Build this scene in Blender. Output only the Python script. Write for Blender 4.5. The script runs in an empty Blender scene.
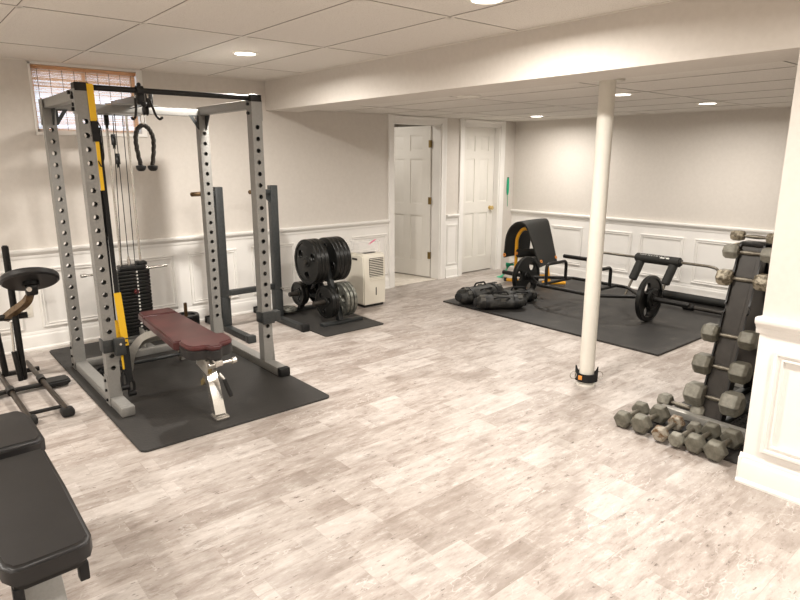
import bpy, bmesh, math, random
from mathutils import Vector, Matrix
random.seed(7)
PI = math.pi
sc = bpy.context.scene
C = sc.collection

# ------------------------------------------------------------------ camera
cam_d = bpy.data.cameras.new('camera'); cam = bpy.data.objects.new('camera', cam_d); C.objects.link(cam)
cam_d.sensor_fit = 'HORIZONTAL'; cam_d.sensor_width = 36.0; cam_d.lens = 609.0/800.0*36.0
cam_d.clip_start = 0.05; cam_d.clip_end = 60
cam.location = (0, 0, 1.55)
cam.rotation_euler = (PI/2 - math.atan(142.5/609.0), 0, math.radians(49.8))
sc.camera = cam
# ------------------------------------------------------------------ view, world
sc.view_settings.view_transform = 'Standard'; sc.view_settings.look = 'None'
sc.view_settings.gamma = 1.0; sc.view_settings.use_curve_mapping = False
sc.view_settings.exposure = 0.0
w = bpy.data.worlds.new('sky'); sc.world = w; w.use_nodes = True
bg = w.node_tree.nodes['Background']
bg.inputs['Color'].default_value = (0.72, 0.86, 1.0, 1); bg.inputs['Strength'].default_value = 3.4
LAMP_W = 47.0           # watts of each recessed lamp
LAMP_COL = (1.0, 0.945, 0.875)

# ------------------------------------------------------------------ materials
def newmat(name, col, rough=0.6, metal=0.0, spec=0.4):
    m = bpy.data.materials.new(name); m.use_nodes = True
    b = m.node_tree.nodes['Principled BSDF']
    b.inputs['Base Color'].default_value = (*col, 1); b.inputs['Roughness'].default_value = rough
    b.inputs['Metallic'].default_value = metal; b.inputs['Specular IOR Level'].default_value = spec
    return m
def N(m, t, **kw):
    n = m.node_tree.nodes.new(t)
    for k, v in kw.items(): setattr(n, k, v)
    return n
def L(m, a, b): m.node_tree.links.new(a, b)
def coords(m, scale=(1,1,1), rot=(0,0,0), loc=(0,0,0)):
    tc = N(m, 'ShaderNodeTexCoord'); mp = N(m, 'ShaderNodeMapping')
    mp.inputs['Scale'].default_value = scale; mp.inputs['Rotation'].default_value = rot; mp.inputs['Location'].default_value = loc
    L(m, tc.outputs['Object'], mp.inputs['Vector']); return mp.outputs['Vector']
def noise(m, vec, scale, detail=3, rough=0.5):
    n = N(m, 'ShaderNodeTexNoise'); n.inputs['Scale'].default_value = scale
    n.inputs['Detail'].default_value = detail; n.inputs['Roughness'].default_value = rough
    L(m, vec, n.inputs['Vector']); return n.outputs['Fac']
def ramp(m, fac, stops):
    r = N(m, 'ShaderNodeValToRGB'); e = r.color_ramp.elements
    while len(e) < len(stops): e.new(0.5)
    for i, (p, c) in enumerate(stops):
        e[i].position = p; e[i].color = (*c, 1) if len(c) == 3 else c
    L(m, fac, r.inputs['Fac']); return r.outputs['Color']
def mixc(m, fac, a, b, mode='MIX'):
    x = N(m, 'ShaderNodeMix', data_type='RGBA', blend_type=mode)
    for s, v in ((x.inputs[0], fac), (x.inputs[6], a), (x.inputs[7], b)):
        if hasattr(v, 'links'): L(m, v, s)
        elif isinstance(v, (int, float)): s.default_value = v
        else: s.default_value = (*v, 1)
    return x.outputs[2]
def bump(m, h, strength=0.2, dist=0.01):
    b = N(m, 'ShaderNodeBump'); b.inputs['Strength'].default_value = strength; b.inputs['Distance'].default_value = dist
    L(m, h, b.inputs['Height']); L(m, b.outputs['Normal'], m.node_tree.nodes['Principled BSDF'].inputs['Normal'])
def setcol(m, c): L(m, c, m.node_tree.nodes['Principled BSDF'].inputs['Base Color'])
def mottled(name, c1, c2, scale, rough=0.6, metal=0.0, bumpst=0.0, spec=0.4, lo=0.35, hi=0.65):
    m = newmat(name, c1, rough, metal, spec); v = coords(m)
    f = noise(m, v, scale, 4, 0.6); setcol(m, ramp(m, f, [(lo, c1), (hi, c2)]))
    if bumpst: bump(m, f, bumpst, 0.004)
    return m

M = {}
M['wall'] = mottled('wall_paint', (0.635,0.595,0.545), (0.66,0.62,0.57), 30, 0.85, spec=0.25, bumpst=0.03)
M['trim'] = mottled('white_trim_paint', (0.82,0.80,0.765), (0.84,0.82,0.785), 8, 0.45)
M['door'] = mottled('white_door_paint', (0.76,0.735,0.68), (0.78,0.755,0.70), 6, 0.45)
m = M['ceil'] = newmat('acoustic_tile', (0.8,0.76,0.70), 0.95, spec=0.1)
v = coords(m); f = noise(m, v, 160, 5, 0.75)
setcol(m, ramp(m, f, [(0.34, (0.48,0.44,0.39)), (0.46, (0.735,0.70,0.65)), (1, (0.765,0.73,0.68))])); bump(m, f, 0.25, 0.003)
M['tbar'] = newmat('ceiling_grid_paint', (0.72,0.68,0.62), 0.5)
M['tgap'] = newmat('ceiling_grid_gap', (0.17,0.14,0.12), 0.8)
# floor: whitewashed vinyl planks laid along Y, every plank its own tone, streaks and scratches
m = M['floor'] = newmat('whitewashed_plank_vinyl', (0.6,0.5,0.45), 0.42, spec=0.45)
v = coords(m, rot=(0,0,PI/2))
def brick(offs, wd, ht, ml=0.0015):
    b = N(m, 'ShaderNodeTexBrick'); L(m, v, b.inputs['Vector']); b.offset = offs; b.offset_frequency = 2
    b.inputs['Color1'].default_value = (0,0,0,1); b.inputs['Color2'].default_value = (1,1,1,1); b.inputs['Mortar'].default_value = (0.45,0.45,0.45,1)
    b.inputs['Scale'].default_value = 1.0; b.inputs['Mortar Size'].default_value = ml; b.inputs['Brick Width'].default_value = wd; b.inputs['Row Height'].default_value = ht
    return b
b1 = brick(0.37, 0.61, 0.155, 0.001); b2 = brick(0.43, 0.37, 0.155, 0)
shift = N(m, 'ShaderNodeVectorMath', operation='SCALE'); L(m, b1.outputs['Color'], shift.inputs[0]); shift.inputs['Scale'].default_value = 7.0
def shifted(scale):
    vv = coords(m, scale=scale); ad = N(m, 'ShaderNodeVectorMath', operation='ADD'); L(m, vv, ad.inputs[0]); L(m, shift.outputs['Vector'], ad.inputs[1]); return ad.outputs['Vector']
st = noise(m, shifted((6.5, 1.6, 1)), 3.0, 12, 0.74); fine = noise(m, shifted((11, 3.2, 1)), 4.2, 6, 0.72)
big = noise(m, coords(m, scale=(1, 0.6, 1)), 2.6, 5, 0.6); patch = noise(m, shifted((2.5, 1.2, 1)), 2.4, 5, 0.6)
base = ramp(m, b1.outputs['Color'], [(0.0, (0.43,0.375,0.335)), (0.5, (0.50,0.445,0.405)), (1.0, (0.57,0.52,0.48))])
b2c = ramp(m, b2.outputs['Color'], [(0, (0.36,0.31,0.275)), (1, (0.64,0.595,0.555))])
c = mixc(m, 0.42, base, b2c)
c = mixc(m, ramp(m, patch, [(0.36, (0.55,0.55,0.55)), (0.50, (0,0,0))]), c, (0.33,0.28,0.245))
c = mixc(m, ramp(m, big, [(0.45, (0,0,0)), (0.70, (0.4,0.4,0.4))]), c, (0.68,0.64,0.60))
c = mixc(m, ramp(m, st, [(0.38, (0.75,0.75,0.75)), (0.49, (0,0,0))]), c, (0.30,0.25,0.215))
c = mixc(m, ramp(m, st, [(0.52, (0,0,0)), (0.66, (0.7,0.7,0.7))]), c, (0.74,0.71,0.67))
c = mixc(m, ramp(m, fine, [(0.33, (0.9,0.9,0.9)), (0.39, (0,0,0))]), c, (0.14,0.105,0.085))
c = mixc(m, ramp(m, fine, [(0.60, (0,0,0)), (0.68, (0.65,0.65,0.65))]), c, (0.78,0.75,0.72))
def scratch(scale, ns, wdt):
    nn = noise(m, shifted(scale), ns, 3, 0.5); sb = N(m, 'ShaderNodeMath', operation='SUBTRACT'); L(m, nn, sb.inputs[0]); sb.inputs[1].default_value = 0.5
    ab_ = N(m, 'ShaderNodeMath', operation='ABSOLUTE'); L(m, sb.outputs[0], ab_.inputs[0]); return ramp(m, ab_.outputs[0], [(0.0, (1,1,1)), (wdt, (0,0,0))])
s1 = scratch((5, 2, 1), 2.6, 0.010)
mk = ramp(m, patch, [(0.48, (0,0,0)), (0.58, (0.65,0.65,0.65))])
c = mixc(m, mixc(m, 1.0, s1, mk, 'MULTIPLY'), c, (0.86,0.84,0.81))
c = mixc(m, 1.0, c, (0.76,0.74,0.73), 'MULTIPLY')
c = mixc(m, ramp(m, b2.outputs['Color'], [(0.78, (0,0,0)), (0.90, (0.13,0.13,0.13))]), c, (0.72,0.69,0.66))
c = mixc(m, ramp(m, b2.outputs['Color'], [(0.10, (0.16,0.16,0.16)), (0.20, (0,0,0))]), c, (0.22,0.185,0.16))
c = mixc(m, ramp(m, b1.outputs['Fac'], [(0, (0,0,0)), (1, (0.25,0.25,0.25))]), c, (0.25,0.20,0.17))
setcol(m, c); bump(m, fine, 0.06, 0.002)
m = M['backfloor'] = mottled('back_room_floor', (0.62,0.56,0.48), (0.76,0.71,0.63), 12, 0.5)
M['rack'] = mottled('silver_grey_powder_coat', (0.235,0.23,0.215), (0.26,0.254,0.24), 90, 0.48, 0.25)
M['dark'] = mottled('charcoal_powder_coat', (0.030,0.033,0.034), (0.042,0.045,0.045), 60, 0.42, 0.2)
M['black'] = mottled('black_satin_metal', (0.007,0.0065,0.006), (0.013,0.012,0.011), 60, 0.42, 0.3)
M['towerface'] = mottled('dark_brown_grey_steel', (0.026,0.022,0.018), (0.036,0.031,0.026), 20, 0.45, 0.2)
M['plastic'] = newmat('black_plastic', (0.007,0.007,0.007), 0.5, spec=0.35)
M['chrome'] = newmat('polished_steel', (0.62,0.60,0.56), 0.25, 0.9)
M['brushed'] = mottled('brushed_aluminium_paint', (0.40,0.385,0.35), (0.48,0.465,0.43), 30, 0.35, 0.5)
M['bronze'] = mottled('worn_bronze_arm', (0.10,0.06,0.03), (0.19,0.125,0.065), 30, 0.35, 0.6)
M['darkbronze'] = mottled('dark_bronze_rail', (0.025,0.018,0.013), (0.05,0.036,0.025), 20, 0.4, 0.4)
M['bluewhite'] = newmat('pearl_white_steel', (0.6,0.6,0.58), 0.35, 0.3)
def rubber(name, c, s):
    m = newmat(name, c, 0.62, spec=0.35); v = coords(m)
    vo = N(m, 'ShaderNodeTexVoronoi'); vo.inputs['Scale'].default_value = s; L(m, v, vo.inputs['Vector'])
    bump(m, vo.outputs['Distance'], 0.25, 0.003)
    f = noise(m, v, 3.0, 5, 0.6); setcol(m, ramp(m, f, [(0.3, tuple(x*0.85 for x in c)), (0.7, tuple(x*1.2 for x in c))])); return m
M['rubber'] = rubber('textured_black_rubber', (0.029,0.027,0.025), 90)
m = M['stallmat'] = newmat('scuffed_black_rubber', (0.04,0.037,0.034), 0.5, spec=0.5)
v = coords(m); f1 = noise(m, v, 2.2, 8, 0.65); f2 = noise(m, v, 70, 3)
setcol(m, ramp(m, f1, [(0.42, (0.012,0.011,0.010)), (0.58, (0.022,0.020,0.018)), (0.68, (0.058,0.054,0.047))])); bump(m, f2, 0.3, 0.003)
M['iron'] = mottled('black_enamel_iron', (0.006,0.006,0.0055), (0.011,0.011,0.010), 40, 0.35, 0.2, bumpst=0.05)
M['greyiron'] = mottled('worn_grey_plate_iron', (0.07,0.07,0.06), (0.24,0.24,0.21), 22, 0.4, 0.5)
M['hexgrey'] = mottled('grey_cast_iron', (0.105,0.098,0.077), (0.165,0.156,0.125), 28, 0.5, 0.25, bumpst=0.12)
M['hexlight'] = mottled('pale_grey_cast_iron', (0.155,0.147,0.118), (0.25,0.238,0.20), 30, 0.5, 0.2, bumpst=0.12)
M['hexrust'] = mottled('rust_flecked_cast_iron', (0.13,0.075,0.035), (0.30,0.27,0.22), 26, 0.55, 0.2, bumpst=0.15, lo=0.4, hi=0.52)
M['hexchip'] = mottled('chipped_brown_cast_iron', (0.10,0.08,0.05), (0.34,0.30,0.225), 34, 0.5, 0.25, bumpst=0.15, lo=0.42, hi=0.56)
M['handle'] = mottled('dull_steel_handle', (0.12,0.105,0.085), (0.21,0.19,0.15), 60, 0.42, 0.6)
M['vinylblack'] = mottled('black_bench_vinyl', (0.014,0.013,0.013), (0.019,0.018,0.018), 6, 0.42, 0, bumpst=0.04)
M['burgundy'] = mottled('burgundy_bench_vinyl', (0.058,0.016,0.016), (0.085,0.023,0.0225), 7, 0.38, 0, bumpst=0.04)
M['yellow'] = newmat('yellow_webbing', (0.78,0.47,0.02), 0.7)
M['yellowpaint'] = newmat('amber_yellow_paint', (0.80,0.38,0.02), 0.4)
M['webbing'] = mottled('black_webbing', (0.008,0.008,0.008), (0.016,0.016,0.016), 200, 0.9, 0)
M['nylon'] = mottled('black_nylon_cloth', (0.004,0.004,0.0035), (0.040,0.039,0.035), 17, 0.55, 0, bumpst=0.5)
M['patch'] = newmat('grey_loop_fabric', (0.075,0.072,0.064), 0.8)
M['rope'] = newmat('dark_braided_rope', (0.022,0.018,0.014), 0.85)
M['foam'] = mottled('black_foam', (0.014,0.014,0.0125), (0.021,0.0205,0.0185), 300, 0.7, 0)
M['offwhite'] = mottled('cream_plastic', (0.70,0.66,0.565), (0.73,0.69,0.595), 5, 0.4)
M['white'] = newmat('white_plastic', (0.80,0.76,0.68), 0.4)
M['clear'] = newmat('clear_plastic', (0.95,0.93,0.9), 0.15)
bb = M['clear'].node_tree.nodes['Principled BSDF']; bb.inputs['Alpha'].default_value = 0.22
M['glass'] = newmat('window_glass', (0.95,0.97,1), 0.02)
bb = M['glass'].node_tree.nodes['Principled BSDF']; bb.inputs['Transmission Weight'].default_value = 1.0; bb.inputs['IOR'].default_value = 1.02
M['pink'] = newmat('pink_marker', (0.75,0.12,0.25), 0.5)
M['red'] = newmat('red_paint', (0.75,0.05,0.02), 0.4)
M['darkred'] = newmat('dark_red_knob', (0.12,0.01,0.012), 0.35)
M['orange'] = newmat('orange_mark', (0.75,0.28,0.05), 0.6)
M['green'] = newmat('green_rubber_band', (0.02,0.42,0.22), 0.5)
M['brass'] = newmat('aged_brass', (0.30,0.21,0.08), 0.35, 0.8)
M['gold'] = newmat('polished_brass', (0.75,0.58,0.27), 0.22, 0.8)
M['column'] = mottled('ivory_column_paint', (0.69,0.66,0.59), (0.71,0.68,0.61), 40, 0.5)
M['slat'] = None
m = M['slat'] = newmat('woven_bamboo', (0.42,0.26,0.14), 0.7)
v = coords(m, scale=(1, 5, 90)); f = noise(m, v, 3, 4, 0.6)
setcol(m, ramp(m, f, [(0.35, (0.34,0.15,0.06)), (0.5, (0.62,0.36,0.19)), (0.66, (0.85,0.66,0.46))]))
tl = N(m, 'ShaderNodeBsdfTranslucent'); tl.inputs['Color'].default_value = (0.85,0.62,0.42,1); mx_ = N(m, 'ShaderNodeMixShader'); mx_.inputs[0].default_value = 0.6
L(m, m.node_tree.nodes['Principled BSDF'].outputs[0], mx_.inputs[1]); L(m, tl.outputs[0], mx_.inputs[2]); L(m, mx_.outputs[0], m.node_tree.nodes['Material Output'].inputs['Surface'])
M['cord'] = newmat('blind_cord', (0.25,0.16,0.09), 0.8)
m = M['lamp'] = bpy.data.materials.new('lit_lamp_lens'); m.use_nodes = True
m.node_tree.nodes.clear(); e = N(m, 'ShaderNodeEmission'); o = N(m, 'ShaderNodeOutputMaterial')
e.inputs['Color'].default_value = (1,0.95,0.87,1); e.inputs['Strength'].default_value = 14; L(m, e.outputs[0], o.inputs[0])
M['letter'] = newmat('white_print', (0.75,0.74,0.7), 0.6)
M['gum'] = newmat('dark_gap', (0.02,0.018,0.015), 0.9)

# ------------------------------------------------------------------ mesh helpers
class MB:
    """collects shapes into one bmesh; build() links it as ONE mesh object"""
    def __init__(s): s.bm = bmesh.new()
    def _xf(s, vs, mat):
        if mat is not None: bmesh.ops.transform(s.bm, matrix=mat, verts=vs)
    def box(s, c, size, bev=0.0, rot=None, seg=2):
        b = bmesh.new(); bmesh.ops.create_cube(b, size=1.0)
        bmesh.ops.scale(b, vec=Vector(size), verts=b.verts)
        if bev > 0:
            bmesh.ops.bevel(b, geom=b.edges[:], offset=min(bev, min(size)*0.49), segments=seg, affect='EDGES', profile=0.5)
        T = Matrix.Translation(Vector(c)) @ (rot.to_4x4() if rot is not None else Matrix.Identity(4))
        bmesh.ops.transform(b, matrix=T, verts=b.verts); s.merge(b); return s
    def merge(s, b):
        me = bpy.data.meshes.new('t'); b.to_mesh(me); b.free(); s.bm.from_mesh(me); bpy.data.meshes.remove(me)
    def bx(s, x0, x1, y0, y1, z0, z1, bev=0.0):
        return s.box(((x0+x1)/2, (y0+y1)/2, (z0+z1)/2), (abs(x1-x0), abs(y1-y0), abs(z1-z0)), bev)
    def beam(s, a, b, wd, ht, bev=0.003, up=(0,0,1)):
        """rectangular tube from a to b"""
        a = Vector(a); b = Vector(b); d = b-a; x = d.normalized(); u = Vector(up)
        if abs(x.dot(u)) > 0.98: u = Vector((1,0,0))
        y = u.cross(x).normalized(); z = x.cross(y)
        R = Matrix((x, y, z)).transposed()
        return s.box((a+b)/2, (d.length, wd, ht), bev, R)
    def cyl(s, a, b, r, r2=None, seg=20, bev=0.0):
        a = Vector(a); b = Vector(b); d = b-a; t = bmesh.new()
        bmesh.ops.create_cone(t, cap_ends=True, segments=seg, radius1=r, radius2=r if r2 is None else r2, depth=d.length)
        if bev > 0:
            ed = [e for e in t.edges if abs(e.verts[0].co.z-e.verts[1].co.z) < 1e-6]
            bmesh.ops.bevel(t, geom=ed, offset=bev, segments=2, affect='EDGES')
        q = Vector((0,0,1)).rotation_difference(d.normalized())
        bmesh.ops.transform(t, matrix=Matrix.Translation((a+b)/2) @ q.to_matrix().to_4x4(), verts=t.verts); s.merge(t); return s
    def ball(s, c, r, sc_=(1,1,1), rot=None, seg=16):
        t = bmesh.new(); bmesh.ops.create_uvsphere(t, u_segments=seg, v_segments=seg//2+2, radius=r)
        bmesh.ops.scale(t, vec=Vector(sc_), verts=t.verts)
        T = Matrix.Translation(Vector(c)) @ (rot.to_4x4() if rot is not None else Matrix.Identity(4))
        bmesh.ops.transform(t, matrix=T, verts=t.verts); s.merge(t); return s
    def tube(s, pts, r, seg=10, closed=False, fillet=0.0, flat=None):
        """round tube along pts; flat=(w,h,up) gives a strap section"""
        P = [Vector(p) for p in pts]
        if fillet > 0:
            Q = [P[0]]
            for i in range(1, len(P)-1):
                a = (P[i-1]-P[i]); b = (P[i+1]-P[i]); f = min(fillet, a.length*0.45, b.length*0.45)
                p0 = P[i]+a.normalized()*f; p2 = P[i]+b.normalized()*f
                for k in range(7):
                    t = k/6; Q.append((1-t)**2*p0 + 2*t*(1-t)*P[i] + t*t*p2)
            Q.append(P[-1]); P = Q
        n = len(P); rings = []; prev = None
        for i in range(n):
            if closed: d = P[(i+1) % n]-P[i-1]
            else: d = P[min(i+1, n-1)]-P[max(i-1, 0)]
            d.normalize()
            if flat: u = Vector(flat[2]) - d*d.dot(Vector(flat[2])); u.normalize()
            elif prev is None:
                u = Vector((0,0,1)) if abs(d.z) < 0.9 else Vector((1,0,0)); u = (u-d*u.dot(d)).normalized()
            else: u = (prev-d*prev.dot(d)).normalized()
            prev = u; v_ = d.cross(u)
            if flat:
                a, b = flat[0]/2, flat[1]/2
                ring = [s.bm.verts.new(P[i]+v_*x*a+u*y*b) for x, y in ((-1,-1),(1,-1),(1,1),(-1,1))]
            else: ring = [s.bm.verts.new(P[i]+(u*math.cos(2*PI*k/seg)+v_*math.sin(2*PI*k/seg))*(r[i] if isinstance(r, (list, tuple)) else r)) for k in range(seg)]
            rings.append(ring)
        m_ = len(rings[0])
        for i in range(n if closed else n-1):
            A, B = rings[i], rings[(i+1) % n]
            for k in range(m_): s.bm.faces.new((A[k], A[(k+1) % m_], B[(k+1) % m_], B[k]))
        if not closed: s.bm.faces.new(rings[0][::-1]); s.bm.faces.new(rings[-1])
        return s
    def lathe(s, prof, c=(0,0,0), axis=(0,0,1), seg=32):
        """prof: list of (r, h) closed against the axis at both ends or a closed loop if first==last"""
        q = Vector((0,0,1)).rotation_difference(Vector(axis)); c = Vector(c); loop = prof[0] == prof[-1]
        pr = prof[:-1] if loop else prof; R = []
        for r, h in pr:
            if r < 1e-6: R.append([s.bm.verts.new(c + q @ Vector((0,0,h)))])
            else: R.append([s.bm.verts.new(c + q @ Vector((r*math.cos(2*PI*k/seg), r*math.sin(2*PI*k/seg), h))) for k in range(seg)])
        for i in range(len(R) if loop else len(R)-1):
            A, B = R[i], R[(i+1) % len(R)]
            for k in range(seg):
                k2 = (k+1) % seg
                if len(A) == 1 and len(B) == 1: continue
                if len(A) == 1: s.bm.faces.new((A[0], B[k], B[k2]))
                elif len(B) == 1: s.bm.faces.new((A[k], B[0], A[k2]))
                else: s.bm.faces.new((A[k], B[k], B[k2], A[k2]))
        return s
    def prism(s, outline, h0, h1, axis='z', holes=(), bev=0.0):
        """extrude a 2-D outline (with holes) between h0 and h1 along an axis"""
        t = bmesh.new(); es = []
        for lp in [outline]+list(holes):
            vs = [t.verts.new((p[0], p[1], 0)) for p in lp]
            es += [t.edges.new((vs[i], vs[(i+1) % len(vs)])) for i in range(len(vs))]
        bmesh.ops.triangle_fill(t, use_beauty=True, use_dissolve=False, edges=es)
        fs = t.faces[:]
        r = bmesh.ops.extrude_face_region(t, geom=fs)
        nv = [g for g in r['geom'] if isinstance(g, bmesh.types.BMVert)]
        for v_ in t.verts: v_.co.z = h0
        for v_ in nv: v_.co.z = h1
        if bev > 0:
            t.normal_update(); bmesh.ops.recalc_face_normals(t, faces=t.faces)
            ed = [e for e in t.edges if len(e.link_faces) == 2 and e.calc_face_angle(0) > 1.2 and abs(e.verts[0].co.z-e.verts[1].co.z) < 1e-6]
            bmesh.ops.bevel(t, geom=ed, offset=bev, segments=3, affect='EDGES')
        Mx = {'z': Matrix.Identity(4), 'x': Matrix(((0,0,1,0),(1,0,0,0),(0,1,0,0),(0,0,0,1))), 'y': Matrix(((1,0,0,0),(0,0,-1,0),(0,1,0,0),(0,0,0,1)))}[axis]
        bmesh.ops.transform(t, matrix=Mx, verts=t.verts); s.merge(t); return s
    def build(s, name, mat, parent=None, loc=None, angle=35, sub=0):
        bmesh.ops.recalc_face_normals(s.bm, faces=s.bm.faces)
        shift = Vector((0,0,0))
        if parent is not None:
            p = parent
            while p is not None: shift += p.location; p = p.parent
        elif loc is not None: shift = Vector(loc)
        if shift.length > 0: bmesh.ops.translate(s.bm, vec=-shift, verts=s.bm.verts)
        me = bpy.data.meshes.new(name); s.bm.to_mesh(me); s.bm.free()
        me.materials.append(mat); me.polygons.foreach_set('use_smooth', [True]*len(me.polygons))
        me.set_sharp_from_angle(angle=math.radians(angle))
        o = bpy.data.objects.new(name, me); C.objects.link(o)
        if parent is not None: o.parent = parent
        else: o.location = shift
        if sub:
            md = o.modifiers.new('smooth', 'SUBSURF'); md.levels = sub; md.render_levels = sub
        return o

def tag(o, label, cat, group=None, kind=None):
    o['label'] = label; o['category'] = cat
    if group: o['group'] = group
    if kind: o['kind'] = kind
    return o
def thing(name, label, cat, loc=(0,0,0), rotz=0, group=None):
    o = bpy.data.objects.new(name, None); C.objects.link(o); o.empty_display_size = 0.1
    o.location = loc; o.rotation_euler = (0,0,rotz); return tag(o, label, cat, group)
def dup(root, loc, rot=(0,0,0), label=None, group=None, scale=None, mats=None):
    r = root.copy(); C.objects.link(r); r.location = loc; r.rotation_euler = rot
    if scale: r.scale = scale
    if label: r['label'] = label
    if group: r['group'] = group
    for ch in list(root.children):
        if ch.type == 'LIGHT': continue
        c_ = ch.copy(); C.objects.link(c_); c_.parent = r
        if mats and ch.name.split('.')[0] in mats:
            c_.data = c_.data.copy(); c_.data.materials[0] = mats[ch.name.split('.')[0]]
        for g in ch.children:
            d_ = g.copy(); C.objects.link(d_); d_.parent = c_
    return r
def struct(name, mb, mat, parent=None, **k):
    o = mb.build(name, mat, parent, **k)
    o['kind'] = 'structure'; return o
def arc(cx, cy, r, a0, a1, n): return [(cx+r*math.cos(a0+(a1-a0)*i/n), cy+r*math.sin(a0+(a1-a0)*i/n)) for i in range(n+1)]
def circ(cx, cy, r, n=16): return [(cx+r*math.cos(2*PI*i/n), cy+r*math.sin(2*PI*i/n)) for i in range(n)]
def rrect(x0, x1, y0, y1, r, n=6):
    return (arc(x1-r, y0+r, r, -PI/2, 0, n)+arc(x1-r, y1-r, r, 0, PI/2, n)+arc(x0+r, y1-r, r, PI/2, PI, n)+arc(x0+r, y0+r, r, PI, 1.5*PI, n))

# ================================================================== THE ROOM
XL = -5.645; YB = 3.04; YF = 6.86; ZC = 2.28; ZB = 2.00; ZA = 2.03; XR = 2.1; YN = -2.3; XA = -0.55
D2a, D2b = 5.845, 6.555
struct('floor', MB().bx(XL-0.02, XR, YN, YF+0.02, -0.1, 0).bx(XL-0.16, XL-0.02, D2a, D2b, -0.1, 0), M['floor'])
# left wall with window hole and two door holes (window at y 1.04..1.83, door holes)
D1a, D1b, DH = 4.665, 5.445, 1.955
D2a, D2b = 5.845, 6.555
WY0, WY1, WZ0, WZ1 = 1.03, 1.835, 1.745, 2.255
wl = MB(); T = 0.15; X0 = XL-T
wl.bx(X0, XL, YN, WY0, -0.1, ZC+0.1); wl.bx(X0, XL, WY0, WY1, -0.1, WZ0); wl.bx(X0, XL, WY0, WY1, WZ1, ZC+0.1)
wl.bx(X0, XL, WY1, D1a, -0.1, ZC+0.1); wl.bx(X0, XL, D1a, D1b, DH, ZC+0.1); wl.bx(X0, XL, D1b, D2a, -0.1, ZC+0.1)
wl.bx(X0, XL, D2a, D2b, DH, ZC+0.1); wl.bx(X0, XL, D2b, YF+0.15, -0.1, ZC+0.1); wl.bx(X0, XL, D1a, D1b, -0.1, -0.02)
wl.bx(X0-0.02, X0, D2a-0.1, D2b+0.1, -0.1, DH+0.1)
struct('wall_left', wl, M['wall'])
struct('wall_far', MB().bx(XL, XA+0.15, YF, YF+0.15, -0.1, ZC+0.1), M['wall'])
struct('wall_alcove', MB().bx(XA, XA+0.15, YB+0.14, YF, -0.1, ZC+0.1), M['wall'])
struct('wall_pier', MB().bx(-1.0, XR, YB, YB+0.14, -0.1, ZC+0.1), M['wall'])
struct('wall_right', MB().bx(XR, XR+0.15, YN-0.15, YB+0.14, -0.1, ZC+0.1), M['wall'])
struct('wall_near', MB().bx(XL-T, XR, YN-0.15, YN, -0.1, ZC+0.1), M['wall'])
struct('ceiling', MB().bx(XL, XR, YN, YB+0.02, ZC, ZC+0.1).bx(XL, XA, YB+0.35, YF, ZA, ZA+0.1), M['ceil'])
struct('wall_beam', MB().bx(XL, -1.0, YB, YB+0.37, ZB, ZC+0.1).bx(-1.0, XA, YB+0.14, YB+0.37, ZB, ZC+0.1), M['wall'])
# suspended ceiling grid
g = MB(); gg = MB()
def bar(x0, x1, y0, y1, z):
    h = 0.011; d = 0.0035
    g.bx(x0, x1, y0, y1, z-d, z+0.002)
    if x1-x0 > y1-y0: gg.bx(x0, x1, y0-d, y0, z-0.0012, z+0.002)
    else: gg.bx(x1, x1+d, y0, y1, z-0.0012, z+0.002)
xs = [-4.93+1.21*k for k in range(6)]; ys = [1.27+0.6*k for k in range(-5, 3)]
for x in xs: bar(x-0.011, x+0.011, YN, YB, ZC)
for y in ys: bar(XL, XR, y-0.011, y+0.011, ZC)
for x in [-4.9+1.21*k for k in range(4)]: bar(x-0.011, x+0.011, YB+0.37, YF, ZA)
for y in [3.9+0.6*k for k in range(0, 5)]: bar(XL, XA, y-0.011, y+0.011, ZA)
g.bx(XL, XL+0.02, YN, YB, ZC-0.005, ZC); g.bx(XL, XR, YB-0.02, YB, ZC-0.005, ZC); g.bx(XL, XA, YF-0.02, YF, ZA-0.005, ZA)
struct('trim_1', g, M['tbar']); struct('trim_2', gg, M['tgap'])

# profiles along a wall: list of (out, z) extruded along the wall's length
def run_y(mb, prof, x, y0, y1, sgn=1):    # on wall facing +x
    mb.prism([(x+sgn*p[0], p[1]) for p in prof], -y1, -y0, 'y')
def run_x(mb, prof, y, x0, x1):           # on wall facing -y
    # outline in (y,z), extruded on x
    mb.prism([(y-p[0], p[1]) for p in prof], x0, x1, 'x')
RAIL = [(0,0.755),(0.008,0.755),(0.012,0.765),(0.012,0.782),(0.018,0.786),(0.026,0.80),(0.036,0.806),(0.040,0.815),(0.040,0.826),(0.034,0.834),(0,0.834)]
BASE = [(0,0),(0.030,0),(0.030,0.012),(0.018,0.022),(0.018,0.105),(0.015,0.118),(0.010,0.124),(0.010,0.140),(0.004,0.150),(0,0.150)]
SKIN = [(0,0.148),(0.004,0.148),(0.004,0.757),(0,0.757)]
def frame_bars(mb, horiz, plane, a0, a1, z0, z1, wd=0.035, out=0.016):
    """picture-frame moulding; horiz='y' on left wall (+x facing) or 'x' on a wall facing -y"""
    prof = [(0,0), (0,out*0.7), (wd*0.12,out), (wd*0.38,out), (wd*0.45,out*0.5), (wd*0.72,out*0.45), (wd*0.80,out*0.8), (wd*0.95,out*0.75), (wd,0)]
    R_ = []
    for i_, o_ in prof:
        cs = [(a0+i_, z0+i_), (a1-i_, z0+i_), (a1-i_, z1-i_), (a0+i_, z1-i_)]
        R_.append([mb.bm.verts.new((plane+o_, c_[0], c_[1]) if horiz == 'y' else (c_[0], plane-o_, c_[1])) for c_ in cs])
    for i_ in range(len(R_)-1):
        for k in range(4): mb.bm.faces.new((R_[i_][k], R_[i_][(k+1) % 4], R_[i_+1][(k+1) % 4], R_[i_+1][k]))
t = MB()
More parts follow.
